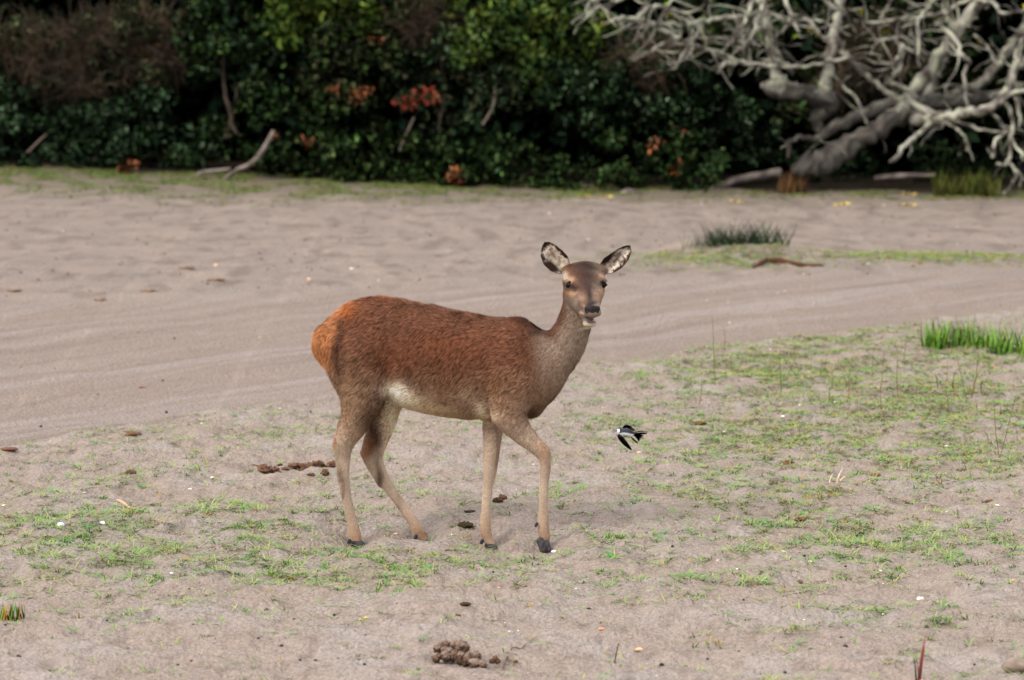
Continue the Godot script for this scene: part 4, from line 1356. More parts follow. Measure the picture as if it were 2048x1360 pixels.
	limb(t, "branch", [[1290, 92, Z + .3, 7], [1350, 104, Z + .2, 9], [1430, 92, Z + .2, 9], [1510, 85, Z + .2, 10], [1600, 75, Z + .2, 12], [1700, 60, Z + .1, 14]], bark)
	limb(t, "branch", [[1130, -20, Z + .4, 10], [1180, 30, Z + .4, 9], [1225, 55, Z + .4, 7]], bark)
	limb(t, "branch", [[1390, 85, Z + .2, 7], [1430, 20, Z + .2, 8], [1460, -30, Z + .2, 9]], bark)
	limb(t, "branch", [[1560, 90, Z + .4, 8], [1610, 30, Z + .3, 9], [1650, -30, Z + .3, 9]], bark)
	limb(t, "branch", [[380, 105, Z + 1.0, 8], [430, 20, Z + 1.0, 9], [460, -30, Z + .9, 9]], bark)
	limb(t, "branch", [[1720, 40, Z + .2, 12], [1790, 0, Z + .3, 12], [1870, -20, Z + .4, 12]], bark)
	limb(t, "branch", [[1830, -10, Z + .4, 16], [1900, 10, Z + .5, 14], [1960, 60, Z + .6, 10], [2060, 40, Z + .7, 9]], bark)
	limb(t, "branch", [[2080, 250, Z + .2, 14], [2000, 330, Z + .1, 12], [1950, 420, Z, 12], [1900, 440, Z - .2, 12]], bark)
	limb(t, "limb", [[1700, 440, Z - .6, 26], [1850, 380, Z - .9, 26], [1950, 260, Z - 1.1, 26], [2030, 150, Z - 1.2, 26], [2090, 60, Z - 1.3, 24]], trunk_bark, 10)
	# fine twigs all over the crown
	var mb := MB.new()
	var lb := MB.new()
	rng.seed = 411
	for i in 560:
		var q: Array = twig_from[rng.randi() % twig_from.size()]
		if q[1] > 0.10 or (q[0].y < 1.3 and rng.randf() < 0.75):
			continue
		var p: Vector3 = q[0]
		var d := (rnd_dir() + Vector3(-0.25, 0.05, 0.1)).normalized()
		var l := rng.randf_range(0.12, 0.5)
		var pts := [p]
		var rad := [minf(q[1] * 0.6, rng.randf_range(0.006, 0.014))]
		for s in 4:
			d = (d + rnd_dir() * 0.45).normalized()
			pts.append(pts[-1] + d * l * 0.25)
			rad.append(maxf(rad[-1] * 0.78, 0.004))
		mb.tube(pts, rad, 5, bark)
	part("twig", mb, mat(0.9, 0.2), t, true)
	# the few last leaves
	for i in 46:
		var q: Array = twig_from[rng.randi() % twig_from.size()]
		if q[0].y < 1.5 and rng.randf() < 0.9:
			continue
		var p: Vector3 = q[0] + rnd_dir() * 0.1
		var yellow := s8(172, 150, 30).lerp(s8(96, 130, 30), rng.randf())
		for h in 4:
			var d := rnd_dir()
			lb.blade(p + rnd_dir() * 0.03, d, d.cross(rnd_dir()).normalized(), 0.06, 0.035, 0.3, yellow, yellow, 3)
	part("leaves", lb, leaf_m, t, true)

# ---------------------------------------------------------------- grass
func tuft_mesh(sd: int, n: int, l0: float, l1: float, flat: float, m: Material) -> ArrayMesh:
	var mb := MB.new()
	rng.seed = sd
	for i in n:
		var a := rng.randf() * TAU
		var out := Vector3(cos(a), 0, sin(a))
		var up := rng.randf_range(0.15, 1.0) * (1.0 - flat) + 0.12
		var d := (out + Vector3(0, up * 1.6, 0)).normalized()
		var side := Vector3(-out.z, 0, out.x)
		var k := rng.randf_range(0.75, 1.2)
		var dry := 0.0 if rng.randf() < 0.8 else 1.0
		var ca := Color(k, k, k).lerp(Color(2.2 * k, 1.05 * k, 0.9 * k), dry)
		mb.blade(out * rng.randf() * 0.012, d, side, rng.randf_range(l0, l1), 0.0036, rng.randf_range(0.1, 0.5), ca * 0.85, ca * Color(1.15, 1.1, 1.0), 3)
	return mb.mesh(m)

func make_grass() -> void:
	var gm := mat(0.55, 0.3)
	gm.backlight_enabled = true
	gm.backlight = Color(0.5, 0.6, 0.3)
	var kinds := [tuft_mesh(501, 6, 0.025, 0.055, 0.5, gm), tuft_mesh(502, 7, 0.02, 0.045, 0.3, gm), tuft_mesh(503, 4, 0.035, 0.085, 0.75, gm), tuft_mesh(504, 8, 0.015, 0.032, 0.4, gm)]
	var xf := [[], [], [], []]
	var cc := [[], [], [], []]
	rng.seed = 510
	var n := 0
	for i in 620000:
		var x := rng.randf_range(-5.0, 5.0)
		var z := rng.randf_range(-15.0, 4.0)
		var d := grass_density(x, z)
		var r := rough_at(x, z)
		d += (0.07 + 0.07 * smoothstep(0.2, 1.5, x)) * r[0]
		if d < 0.03:
			continue
		var q := n_grass.get_noise_2d(x, z) + 0.45 * n_fine.get_noise_2d(x * 0.9, z * 0.9)
		var pr := d * smoothstep(0.30 - 0.42 * d, 0.62 - 0.42 * d, q + 0.24) * 1.0
		if z > -2.5: pr *= 0.6
		if rng.randf() > pr or rng.randf() < r[1]:
			continue
		var k := rng.randi() % 4
		var s := rng.randf_range(0.6, 1.3) * (1.35 if z > -2.5 else 1.0)
		var up := Vector3(rng.randf_range(-.2, .2), 1, rng.randf_range(-.2, .2)).normalized()
		var b := Basis(Vector3.UP, rng.randf() * TAU)
		b = Basis(Quaternion(Vector3.UP, up)) * b
		xf[k].append(Transform3D(b * s, Vector3(x, ground_y(x, z) - 0.003, z)))
		var g := s8(104, 136, 62).lerp(s8(148, 150, 88), clampf(rng.randf() + 0.5 * n_col.get_noise_2d(x * 2.0, z), 0, 1))
		if rng.randf() < 0.2:
			g = s8(80, 130, 60)
		if rng.randf() < 0.08 + 0.14 * float(x > 1.2 and z < 0.0):
			g = s8(150, 122, 66)
		cc[k].append(g)
		n += 1
	var lab := ["short fresh green grass growing thinly in the trampled sand", "small bushy green tufts growing in the trampled sand", "long flat green blades lying over the trampled sand", "tiny green seedling grass in the trampled sand"]
	for k in 4:
		var o := scatter(numbered("grass"), kinds[k], xf[k], cc[k], self)
		o.set_meta("label", lab[k])
		o.set_meta("category", "grass")
	print("tufts ", n)
	# turf along the foot of the wood
	var xb := []
	var cb := []
	rng.seed = 520
	for i in 170000:
		var x := rng.randf_range(-7.5, 7.5)
		var zb := line_z(base_pts, x)
		var z := zb + rng.randf_range(-0.3, 5.2)
		var left := 1.0 - smoothstep(0.0, 3.0, x)
		var d := (1.0 - smoothstep(0.3, 1.2 + 1.6 * left + 2.4 * (1.0 - smoothstep(-3.0, 1.0, x)), z - zb)) * (0.3 + 0.5 * left)
		if rng.randf() > d * smoothstep(-0.25, 0.35, n_mid.get_noise_2d(x * 0.6, z * 0.4)):
			continue
		xb.append(Transform3D(Basis(Vector3.UP, rng.randf() * TAU) * rng.randf_range(0.9, 1.9), Vector3(x, ground_y(x, z) - 0.004, z)))
		cb.append(s8(82, 108, 46).lerp(s8(112, 98, 60), clampf(rng.randf() * 0.9 + 0.3 * n_col.get_noise_2d(x, z), 0, 1)))
	var tf := scatter(numbered("grass"), kinds[1], xb, cb, self)
	tf.set_meta("label", "olive and brown turf along the foot of the wood")
	tf.set_meta("category", "grass")

# ---------------------------------------------------------------- the wagtail
func B(x: float, y: float, dz := 0.0) -> Vector3:
	return P(1200.0 + x / 15.1, 830.0 + y / 15.1, -1.6 + dz)

func feather(parent: Node3D, called: String, pts: Array, wid: Array, up: Vector3, col: Callable, m: Material) -> void:
	var mb := MB.new()
	var sp := smooth_path(pts, wid, 5)
	var c := sp[0].size() as int
	for face in 2:
		for i in c - 1:
			var quad := []
			for k in 2:
				var p: Vector3 = sp[0][i + k]
				var t: Vector3 = (sp[0][mini(i + k + 1, c - 1)] - sp[0][maxi(i + k - 1, 0)]).normalized()
				var side := t.cross(up).normalized() * float(sp[1][i + k])
				var off := up * (0.0012 if face == 0 else -0.0012)
				quad.append(p + side); quad.append(p + off); quad.append(p - side)
			var nn := up if face == 0 else -up
			for h in 2:
				var a: Vector3 = quad[h]
				var b: Vector3 = quad[h + 1]
				var d: Vector3 = quad[h + 3]
				var e: Vector3 = quad[h + 4]
				var s := float(i) / (c - 1)
				var cc: Color = col.call(s, h)
				mb.tri(a, d, b, nn, cc, cc, cc)
				mb.tri(b, d, e, nn, cc, cc, cc)
	part(called, mb, m, parent)

func make_bird() -> void:
	var o := thing("wagtail", "small black, white and grey bird flying low over the sand right of the deer", "bird", Vector3.ZERO)
	var m := mat(0.7, 0.3)
	var dark := s8(30, 29, 31)
	var grey := s8(44, 46, 53)
	var white := s8(232, 234, 238)
	var up := Vector3(-0.05, 0.75, 0.66).normalized()
	var K := 1.0 / 15.1
	chain_no += 1
	var bb := []
	for q in [[[600, 545, 62], [690, 505, 92], [800, 505, 112], [910, 540, 92], [1010, 570, 52], [1080, 580, 28]], [[610, 445, 40], [570, 458, 46], [560, 480, 42]]]:
		chain_no += 1
		var pp := []
		var rr := []
		for a in q:
			pp.append(B(a[0], a[1])); rr.append(a[2] * K / pxm(-1.6))
		var sp := smooth_path(pp, rr, 3)
		for i in sp[0].size() - 1:
			bb.append([sp[0][i], sp[1][i], sp[0][i + 1], sp[1][i + 1], 0.9, 0.012, chain_no])
	var sm := sdf_mesh(bb, [], 0.0028)
	var cs := PackedColorArray()
	var s := pxm(-1.6)
	var c0 := B(0, 0)
	for i in sm[0].size():
		var p: Vector3 = sm[0][i]
		var x := (p.x - c0.x) * s * 15.1
		var y := (c0.y - p.y) * s * 15.1
		var c := grey.lerp(dark, smoothstep(840, 960, x))
		c = c.lerp(white, smoothstep(0.0, -0.5, sm[1][i].y))
		if x < 640.0 and y < 520.0:
			c = white if y > 430.0 and x < 590.0 else dark
		cs.append(c)
	var mb := MB.new()
	mb.add(sm[0], sm[1], cs, sm[2])
	part("body", mb, m, o)
	var bk := MB.new()
	bk.tube([B(545, 475, .012), B(515, 485, .016), B(488, 492, .018)], [.0022, .0015, .0006], 6, func(_p, _n): return dark)
	part("beak", bk, mat(0.3, 0.5), o)
	for z in [0.034, -0.03]:
		var ey := MB.new()
		ey.lump(B(566, 448, z), Basis.from_scale(Vector3.ONE * .0023), 6, 8, n_fine, 0.0, 1.0, func(_p, _n): return Color(.005, .005, .005))
		part("eye", ey, mat(0.1, 0.6), o)
	var brown := s8(62, 55, 52)
	feather(o, "wing", [B(545, 590, .03), B(620, 690, .06), B(740, 830, .10), B(860, 960, .13), B(955, 1060, .15)], [.006, .0125, .013, .009, .002], Vector3(-.3, .55, .75).normalized(), func(t, h): return brown.lerp(dark, t) if h == 0 else brown.lerp(s8(88, 80, 74), 0.5), m)
	feather(o, "wing_bar", [B(545, 610, .055), B(600, 655, .062), B(660, 650, .066)], [.0022, .0028, .0015], up, func(_t, _h): return white, m)
	feather(o, "wing_bar", [B(690, 630, .062), B(780, 632, .064), B(890, 622, .06)], [.0018, .0022, .0012], up, func(_t, _h): return white, m)
	feather(o, "wing_bar", [B(680, 662, .062), B(780, 668, .064), B(920, 655, .06)], [.0015, .002, .001], up, func(_t, _h): return white, m)
	feather(o, "wing", [B(700, 400, -.04), B(790, 350, -.06), B(900, 385, -.06), B(1050, 480, -.05)], [.006, .012, .012, .003], up, func(t, _h): return grey.lerp(s8(48, 50, 56), t), m)
	for q in [[930, 375, 975, 450], [985, 405, 1015, 470], [1030, 440, 1055, 490]]:
		feather(o, "wing_bar", [B(q[0], q[1], -.052), B((q[0] + q[2]) / 2.0, (q[1] + q[3]) / 2.0, -.050), B(q[2], q[3], -.048)], [.001, .0022, .001], up, func(_t, _h): return white, m)
	for q in [[1260, 560, 1420, 560], [1150, 590, 1310, 640], [1140, 620, 1270, 690], [1120, 640, 1215, 740], [1100, 650, 1180, 790]]:
		feather(o, "tail_feather", [B(960, 560, .0), B(q[0], q[1], .01), B(q[2], q[3], .02)], [.004, .0068, .0035], up, func(_t, _h): return s8(16, 16, 18), m)
	feather(o, "tail_feather", [B(1000, 530, -.012), B(1200, 500, -.016), B(1465, 517, -.02)], [.002, .0042, .0022], up, func(_t, _h): return white, m)
	feather(o, "tail_feather", [B(925, 650, .02), B(1020, 750, .03), B(1140, 840, .036)], [.0015, .006, .0055], up, func(_t, _h): return white, m)
	var ft := MB.new()
	ft.tube([B(850, 670, .03), B(900, 695, .03), B(925, 690, .03)], [.002, .0018, .001], 5, func(_p, _n): return dark)
	part("foot", ft, m, o)

# ---------------------------------------------------------------- things lying and standing on the sand
func lump_thing(called: String, label: String, cat: String, group: String, u: float, v: float, w: float, h: float, c: Color, rough := 0.9, amp := 0.35, turn := 0.0) -> void:
	var g := G(u, v)
	var s := pxm(g.z)
	var mb := MB.new()
	var b := Basis(Vector3.UP, turn) * Basis.from_scale(Vector3(w * 0.5 / s, h * 0.5 / s, w * 0.42 / s))
	var c2 := c
	mb.lump(Vector3(0, h * 0.28 / s, 0), b, 9, 14, n_fine, amp, 9.0, func(p, n): return c2 * (1.0 + 0.5 * bark_n2.get_noise_3dv((p + g) * 3.0)))
	single(called, mb, mat(rough, 0.25), label, cat, group, g)

func stick_thing(called: String, label: String, cat: String, group: String, pts: Array, rad: Array, col: Callable, rough := 0.1, lift := 0.0) -> void:
	var pp := []
	var rr := []
	var base := Vector3.ZERO
	for i in pts.size():
		var q = pts[i]
		var p: Vector3 = G(q[0], q[1]) if q.size() < 3 else P(q[0], q[1], q[2])
		if i == 0: base = p
		var r: float = rad[i] / pxm(p.z)
		pp.append(p - base + Vector3(0, (r * 0.7 + lift) if q.size() < 3 else 0.0, 0)); rr.append(r)
	var sp := smooth_path(pp, rr, 4)
	var mb := MB.new()
	mb.tube(sp[0], sp[1], 8, col, rough, base.x)
	single(called, mb, mat(0.9, 0.2), label, cat, group, base)

func blades_thing(called: String, label: String, cat: String, places: Array, n: int, l0: float, l1: float, w: float, lean: float, cols: Array, sd: int, spread := 0.06) -> void:
	rng.seed = sd
	var o := thing(called, label, cat, places[0])
	var mb := MB.new()
	for i in n:
		var t := rng.randf() * (places.size() - 1)
		var k := mini(int(t), places.size() - 2)
		var p: Vector3 = (places[k] as Vector3).lerp(places[k + 1], t - k) + Vector3(rng.randf_range(-1, 1), 0, rng.randf_range(-1, 1)) * spread
		p.y = ground_y(p.x, p.z) - 0.005
		var a := rng.randf() * TAU
		var d := (Vector3(cos(a) * lean, 1, sin(a) * lean) * 1.0).normalized()
		var c: Color = cols[rng.randi() % cols.size()]
		mb.blade(p - o.position, d, Vector3(-sin(a), 0, cos(a)).rotated(Vector3.UP, rng.randf() * 2.0), rng.randf_range(l0, l1) * (0.6 + 0.4 * rng.randf()), w, rng.randf_range(0.0, 0.25), c * 0.8, c * 1.15, 4)
	part("blades", mb, leaf_m, o, true)

func make_litter() -> void:
	var soil := func(p, _n): return s8(96, 70, 52).lerp(s8(60, 44, 34), clampf(0.5 + 1.2 * bark_n2.get_noise_3dv(p * 3.0), 0, 1))
	# droppings: the big pile in front
	var o := thing("dung_pile", "big lumpy brown dung pile on the sand in front of the deer", "dung", G(915, 1322))
	var z0 := o.position.z
	for q in [[600, 450, 72, 86], [715, 405, 76, 88], [690, 480, 60, 60], [865, 395, 58, 70], [960, 415, 116, 92], [1035, 450, 58, 76], [575, 590, 70, 76], [715, 575, 84, 74], [850, 560, 58, 92], [950, 590, 76, 100], [1060, 625, 72, 112], [1175, 580, 104, 84], [1200, 690, 124, 66], [1300, 732, 74, 54], [780, 500, 90, 60], [1100, 560, 60, 60]]:
		var mb := MB.new()
		var u: float = 800.0 + q[0] / 7.877
		var v: float = 1240.0 + q[1] / 7.877
		var zz: float = z0 + (q[1] - 560.0) / 7.877 / 512.0 * 1.6
		var p := P(u, v, zz)
		p.y = maxf(p.y, ground_y(p.x, p.z) + q[3] / 7.877 / 512.0 * 0.5)
		var b := Basis(Vector3(0, 0, 1), -0.35) * Basis.from_scale(Vector3(q[2], q[3], q[2] * 1.1) / 7.877 / 512.0)
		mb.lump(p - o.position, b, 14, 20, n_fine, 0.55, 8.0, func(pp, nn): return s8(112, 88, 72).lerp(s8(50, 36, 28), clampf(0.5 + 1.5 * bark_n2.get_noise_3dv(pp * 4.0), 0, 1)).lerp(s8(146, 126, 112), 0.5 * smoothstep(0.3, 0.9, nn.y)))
		part("lump", mb, mat(0.9, 0.2), o)
	o = thing("dung_clod", "small brown dung clod just right of the big pile", "dung", G(985, 1328))
	for q in [[1500, 610, 52, 46], [1450, 650, 50, 40], [1540, 650, 48, 42]]:
		var mb := MB.new()
		var p := P(800.0 + q[0] / 7.877, 1240.0 + q[1] / 7.877, o.position.z)
		mb.lump(p - o.position, Basis.from_scale(Vector3(q[2], q[3], q[2]) / 7.877 / 512.0), 8, 12, n_fine, 0.4, 5.0, soil)
		part("lump", mb, mat(0.9, 0.2), o)
	var row_clods := [[529, 940, 30, 15], [549, 944, 24, 15], [589, 936, 30, 13], [612, 938, 34, 17], [632, 932, 34, 17], [649, 947, 18, 13], [664, 934, 22, 12], [508, 936, 16, 6], [600, 944, 16, 6], [570, 938, 18, 6], [622, 944, 14, 6], [560, 934, 12, 5], [540, 936, 10, 5]]
	for qi in row_clods.size():
		var q: Array = row_clods[qi]
		lump_thing("dung_clod", "crumbling dung clod, " + rank(row_clods, qi) + " in the row behind the near hind leg", "dung", "dung clods in a row behind the deer's hind leg", q[0], q[1], q[2], q[3], s8(92, 66, 50), 0.95, 1.1, q[0])
	lump_thing("dung_clod", "dark mossy dung lump between the deer's legs", "dung", "", 931, 1050, 32, 12, s8(54, 46, 28), 0.95, 0.6)
	lump_thing("dung_clod", "brown clod behind the far foreleg, in a tuft of grass", "dung", "", 1005, 1002, 20, 13, s8(84, 58, 40), 0.95, 0.5)
	lump_thing("dung_clod", "dark crumbled clod low behind the far foreleg", "dung", "", 996, 1026, 22, 11, s8(70, 50, 38), 0.95, 0.6)
	lump_thing("dung_clod", "flat dark crumb of dung left of the far foreleg", "dung", "", 941, 1024, 24, 5, s8(60, 46, 40), 0.95, 0.5)
	lump_thing("dung_clod", "flat dark brown dung flake above the big dung pile", "dung", "", 931, 1213, 22, 9, s8(58, 44, 30), 0.95, 0.4)
	lump_thing("dung_clod", "lone brown clod beside the left grass, before the dung row", "dung", "", 262, 950, 22, 11, s8(86, 60, 46), 0.95, 0.5)
	lump_thing("stone", "rounded grey-brown lump cut off by the lower right corner", "stone", "", 2034, 1342, 62, 34, s8(120, 104, 90), 0.95, 0.25)
	lump_thing("stone", "pale angular stone in the sand at the lower right", "stone", "", 1841, 1198, 16, 10, s8(196, 186, 172), 0.8, 0.5)
	lump_thing("stone", "orange-tan oval pebble right of the dung pile", "pebble", "", 1279, 1295, 18, 8, s8(190, 150, 112), 0.6, 0.2)
	lump_thing("stone", "orange pebble lying on the sand below the bird", "pebble", "", 1278, 907, 10, 8, s8(214, 168, 120), 0.6, 0.4)
	lump_thing("shell", "white broken shell at the near front hoof", "shell", "", 1109, 1114, 12, 6, s8(232, 228, 222), 0.5, 0.4)
	lump_thing("shell", "white shell at the left, above the densest grass", "shell", "", 205, 1043, 10, 8, s8(236, 234, 230), 0.5, 0.5)
	lump_thing("litter", "crumpled pale scrap in the grass at the left", "litter", "", 122, 1053, 15, 9, s8(214, 214, 216), 0.5, 0.7)
	lump_thing("litter", "pale bluish scrap half sunk at the foot of the bright green rush", "litter", "", 2028, 696, 11, 8, s8(206, 212, 224), 0.5, 0.5)
	lump_thing("bark_chip", "reddish bark piece at the left edge of the track", "bark", "", 18, 903, 36, 7, s8(96, 62, 46), 0.9, 0.3)
	lump_thing("bark_chip", "small flat brown chip lying on the smooth track", "bark", "", 285, 776, 14, 4, s8(112, 66, 48), 0.9, 0.2)
	var shells := [[169, 984, 7], [141, 997, 6], [424, 957, 8], [380, 982, 9], [343, 1147, 9], [369, 1214, 6], [7, 1011, 9], [1019, 1251, 6], [1036, 1253, 5], [904, 1073, 9], [800, 1064, 8], [1475, 1141, 10], [1994, 1009, 14], [1762, 1143, 10], [1451, 1182, 9], [1797, 1079, 8], [1668, 808, 12], [1566, 838, 12], [1448, 862, 7], [1893, 892, 14], [1608, 1242, 7], [1010, 1240, 4], [560, 820, 6], [403, 838, 6], [1099, 428, 9], [1607, 549, 7], [1540, 710, 6], [703, 537, 13], [1870, 517, 6]]
	for qi in shells.size():
		var q: Array = shells[qi]
		lump_thing("shell_bit", "small pale shell fragment on the sand, " + rank(shells, qi) + " of the shell fragments", "shell", "white shell fragments strewn on the sand", q[0], q[1], q[2] * (0.8 if q[1] > 600 else 0.6), q[2] * 0.4, s8(212, 204, 192) if q[1] > 600 else s8(204, 184, 164), 0.5, 0.5, q[0])
	var drops := [[502, 1060, 9], [669, 1233, 9], [320, 1236, 6], [563, 1288, 8], [37, 1311, 12], [10, 1251, 7], [517, 1272, 6], [214, 1239, 5], [1345, 1102, 6], [1487, 1201, 6], [1754, 1236, 8], [1323, 1331, 10], [1415, 1316, 7], [1570, 1335, 8], [1949, 1335, 7], [1691, 1294, 11], [1621, 1304, 14], [1853, 1258, 9], [1609, 1112, 6], [1691, 1132, 6], [1920, 1134, 6], [986, 1142, 6], [1178, 1222, 8], [729, 1334, 7], [333, 825, 6], [82, 854, 6], [349, 678, 5], [326, 764, 5], [1040, 1168, 4], [600, 1316, 6]]
	for qi in drops.size():
		var q: Array = drops[qi]
		lump_thing("dropping", "small black dropping on the sand, " + rank(drops, qi) + " among the black droppings", "dropping", "black droppings strewn on the sand", q[0], q[1], q[2], q[2] * 0.75, s8(38, 36, 40), 0.6, 0.3, q[0])
	var scraps := [[1640, 1085, 10, 9], [1461, 1039, 9, 5], [1514, 997, 10, 6], [1753, 953, 20, 8], [1866, 1061, 12, 6], [1600, 1150, 14, 8], [1979, 1003, 18, 7], [1398, 852, 26, 8], [1578, 928, 22, 10], [1600, 1044, 24, 6], [916, 1234, 12, 6], [1030, 1330, 12, 5], [262, 868, 44, 7], [200, 596, 26, 8], [28, 582, 30, 7], [296, 582, 30, 8], [375, 545, 30, 9], [430, 560, 34, 8]]
	for qi in scraps.size():
		var q: Array = scraps[qi]
		lump_thing("dead_leaf", "brown scrap of dead leaf or soil, " + rank(scraps, qi) + " of the brown scraps", "dead leaf", "brown scraps on the sand", q[0], q[1], q[2], q[3] * (1.0 if q[1] > 640 else 0.7), s8(98, 70, 48) if q[1] > 640 else s8(122, 98, 80), 0.95, 0.9, q[0])
	var flakes := [[1511, 1172, 7, s8(226, 130, 80)], [1760, 1091, 9, s8(198, 142, 96)], [1621, 1143, 9, s8(214, 186, 150)], [2027, 1166, 9, s8(216, 142, 98)], [732, 1237, 9, s8(224, 178, 96)], [720, 1239, 7, s8(214, 158, 90)], [1203, 1266, 12, s8(206, 128, 92)], [1028, 1287, 7, s8(222, 182, 110)], [998, 1171, 8, s8(216, 148, 116)], [792, 1064, 9, s8(206, 160, 120)], [275, 951, 4, s8(210, 50, 40)], [432, 532, 10, s8(204, 166, 136)], [618, 559, 10, s8(206, 160, 130)]]
	for qi in flakes.size():
		var q: Array = flakes[qi]
		lump_thing("flake", "small orange or tan flake on the sand, " + rank(flakes, qi) + " of the flakes", "flake", "orange flakes strewn on the sand", q[0], q[1], q[2], q[2] * 0.5, q[3], 0.7, 0.4, q[0])
	# ring
	var ring := MB.new()
	var rp := []
	var rr := []
	for i in 25:
		rp.append(Vector3(cos(TAU * i / 24.0) * .016, .004 + .004 * sin(TAU * i / 24.0), sin(TAU * i / 24.0) * .02)); rr.append(.0022)
	ring.tube(rp, rr, 6, func(_p, _n): return s8(64, 34, 24))
	single("ring", ring, mat(0.8, 0.3), "small rusty ring lying in front of the deer's hind feet", "ring", "", G(897, 1101))
	# sticks
	var wood := func(p, _n): return s8(122, 110, 100).lerp(s8(64, 55, 50), clampf(0.5 + 1.6 * bark_n.get_noise_3dv(p * 2.0), 0, 1))
	var dark := func(_p, _n): return s8(84, 66, 56)
	stick_thing("stick", "short pale stick in the sand at the left, above the grass", "stick", "", [[236, 1001], [247, 1009], [259, 1018]], [3, 3.5, 2.5], func(_p, _n): return s8(176, 140, 112))
	stick_thing("stick", "short dark twig standing aslant right of the dung pile", "stick", "", [[1229, 1324], [1233, 1305, G(1229, 1324).z], [1237, 1286, G(1229, 1324).z]], [1.6, 1.5, 1.0], dark)
	stick_thing("stick", "thin dry twig lying right of the small dung clod", "stick", "", [[1006, 1322], [1024, 1314], [1042, 1304], [1052, 1298]], [1.3, 1.3, 1.1, .8], dark, 0.1, 0.006)
	stick_thing("stick", "pale flat straw on the sand at the right", "stick", "", [[1556, 1101], [1566, 1105], [1574, 1108]], [2.2, 2.4, 1.6], func(_p, _n): return s8(206, 178, 146))
	stick_thing("bent_stick", "pale bent bare stick rising out of the grass before the dark bushes", "branch", "", [[449, 358, -23.9], [478, 339, -23.75], [496, 331, -23.7], [513, 318, -23.65], [530, 294, -23.65], [547, 262, -23.65]], [3.5, 5, 5, 5, 5, 4], wood)
	stick_thing("branch", "grey fallen branch lying left of the bent stick's foot", "branch", "", [[379, 366, -24.6], [398, 348, -24.6], [420, 343, -24.6], [461, 338, -24.5]], [3, 4, 4, 2.5], wood)
	stick_thing("branch", "flat grey fallen twigs below the orange tuft at the left", "branch", "", [[200, 347, -25.4], [230, 352, -25.2], [262, 361, -25.0]], [3, 3, 2], wood)
	stick_thing("driftwood", "long grey root running out from the leaning trunk's foot", "driftwood", "", [[1395, 389, -22.2], [1440, 371, -22.4], [1480, 358, -22.5], [1520, 352, -22.6], [1560, 344, -22.7]], [4, 7, 8, 9, 9], wood, 0.2)
	stick_thing("driftwood", "grey weathered log lying at the sand's edge, left of the trunk", "driftwood", "", [[1245, 390, -21.9], [1262, 386, -21.9], [1300, 396, -21.9], [1350, 399, -21.9], [1400, 402, -21.9]], [9, 10, 6, 6, 4], wood, 0.25)
	stick_thing("driftwood", "thin pale branch lying below the weathered log", "driftwood", "", [[1400, 405, -21.2], [1440, 408, -21.2], [1480, 412, -21.2]], [4, 4, 3], wood, 0.15)
	stick_thing("driftwood", "dark branch lying in the shade under the leaning trunk", "driftwood", "", [[1750, 356, -22.6], [1800, 352, -22.6], [1870, 350, -22.6]], [4, 6, 4], wood, 0.2)
	stick_thing("driftwood", "short dark stick on the sand below the grass clump", "driftwood", "", [[1915, 424, -20.6], [1945, 428, -20.6], [1990, 431, -20.6]], [5, 5, 3], dark, 0.2)
	stick_thing("soil_ridge", "reddish-brown bare root ridge trailing right from the dark rushes", "roots", "", [[1508, 516], [1530, 519], [1560, 523], [1600, 528], [1645, 533]], [3, 6, 6, 5, 2.5], func(p, _n): return s8(84, 54, 42).lerp(s8(52, 36, 30), clampf(0.5 + bark_n2.get_noise_3dv(p * 2.0), 0, 1)), 0.4)
	# dry stems
	var k := 0
	var stems := [[235, 490, 220, 100, 3], [290, 300, 285, 150, 2], [245, 300, 295, 240, 2], [625, 525, 612, 305, 3], [640, 470, 735, 265, 2.4], [855, 470, 868, 355, 2.4], [925, 535, 923, 405, 3], [1000, 530, 998, 460, 3], [1018, 540, 1040, 330, 3], [1155, 460, 1165, 310, 2.4], [1200, 530, 1218, 430, 3], [1310, 545, 1305, 330, 3], [1340, 350, 1362, 200, 3.4], [1215, 380, 1225, 300, 3], [1240, 380, 1290, 345, 3], [1210, 375, 1120, 295, 3], [1595, 470, 1597, 340, 2.4], [1640, 530, 1638, 435, 3], [1715, 600, 1650, 320, 3], [1740, 560, 1780, 320, 3], [1735, 570, 1795, 400, 3], [1545, 530, 1530, 430, 4], [1580, 500, 1480, 395, 2.4], [1800, 540, 1805, 470, 4], [1990, 540, 1985, 470, 3], [140, 635, 158, 460, 2.4], [135, 610, 105, 520, 2], [905, 600, 905, 525, 4], [855, 715, 843, 540, 2], [1212, 640, 1210, 500, 2.4], [1280, 690, 1275, 610, 2.4], [1235, 705, 1190, 600, 2.4], [1555, 670, 1500, 590, 2.4], [1600, 620, 1595, 560, 3], [1770, 650, 1760, 580, 4], [1905, 925, 1875, 620, 3], [1905, 925, 2000, 560, 3], [1840, 845, 1815, 770, 3], [1975, 740, 2048, 670, 2.4], [2010, 830, 2003, 760, 2.4], [930, 710, 932, 640, 2.4], [1030, 640, 1000, 590, 2.4], [1560, 660, 1562, 590, 2.4], [2035, 720, 1935, 630, 2.4], [1740, 1060, 1738, 960, 2.4], [1630, 520, 1625, 480, 4], [1715, 560, 1735, 500, 4], [1425, 580, 1420, 500, 2.4], [1820, 600, 1850, 520, 2.4], [1905, 680, 1910, 620, 3]]
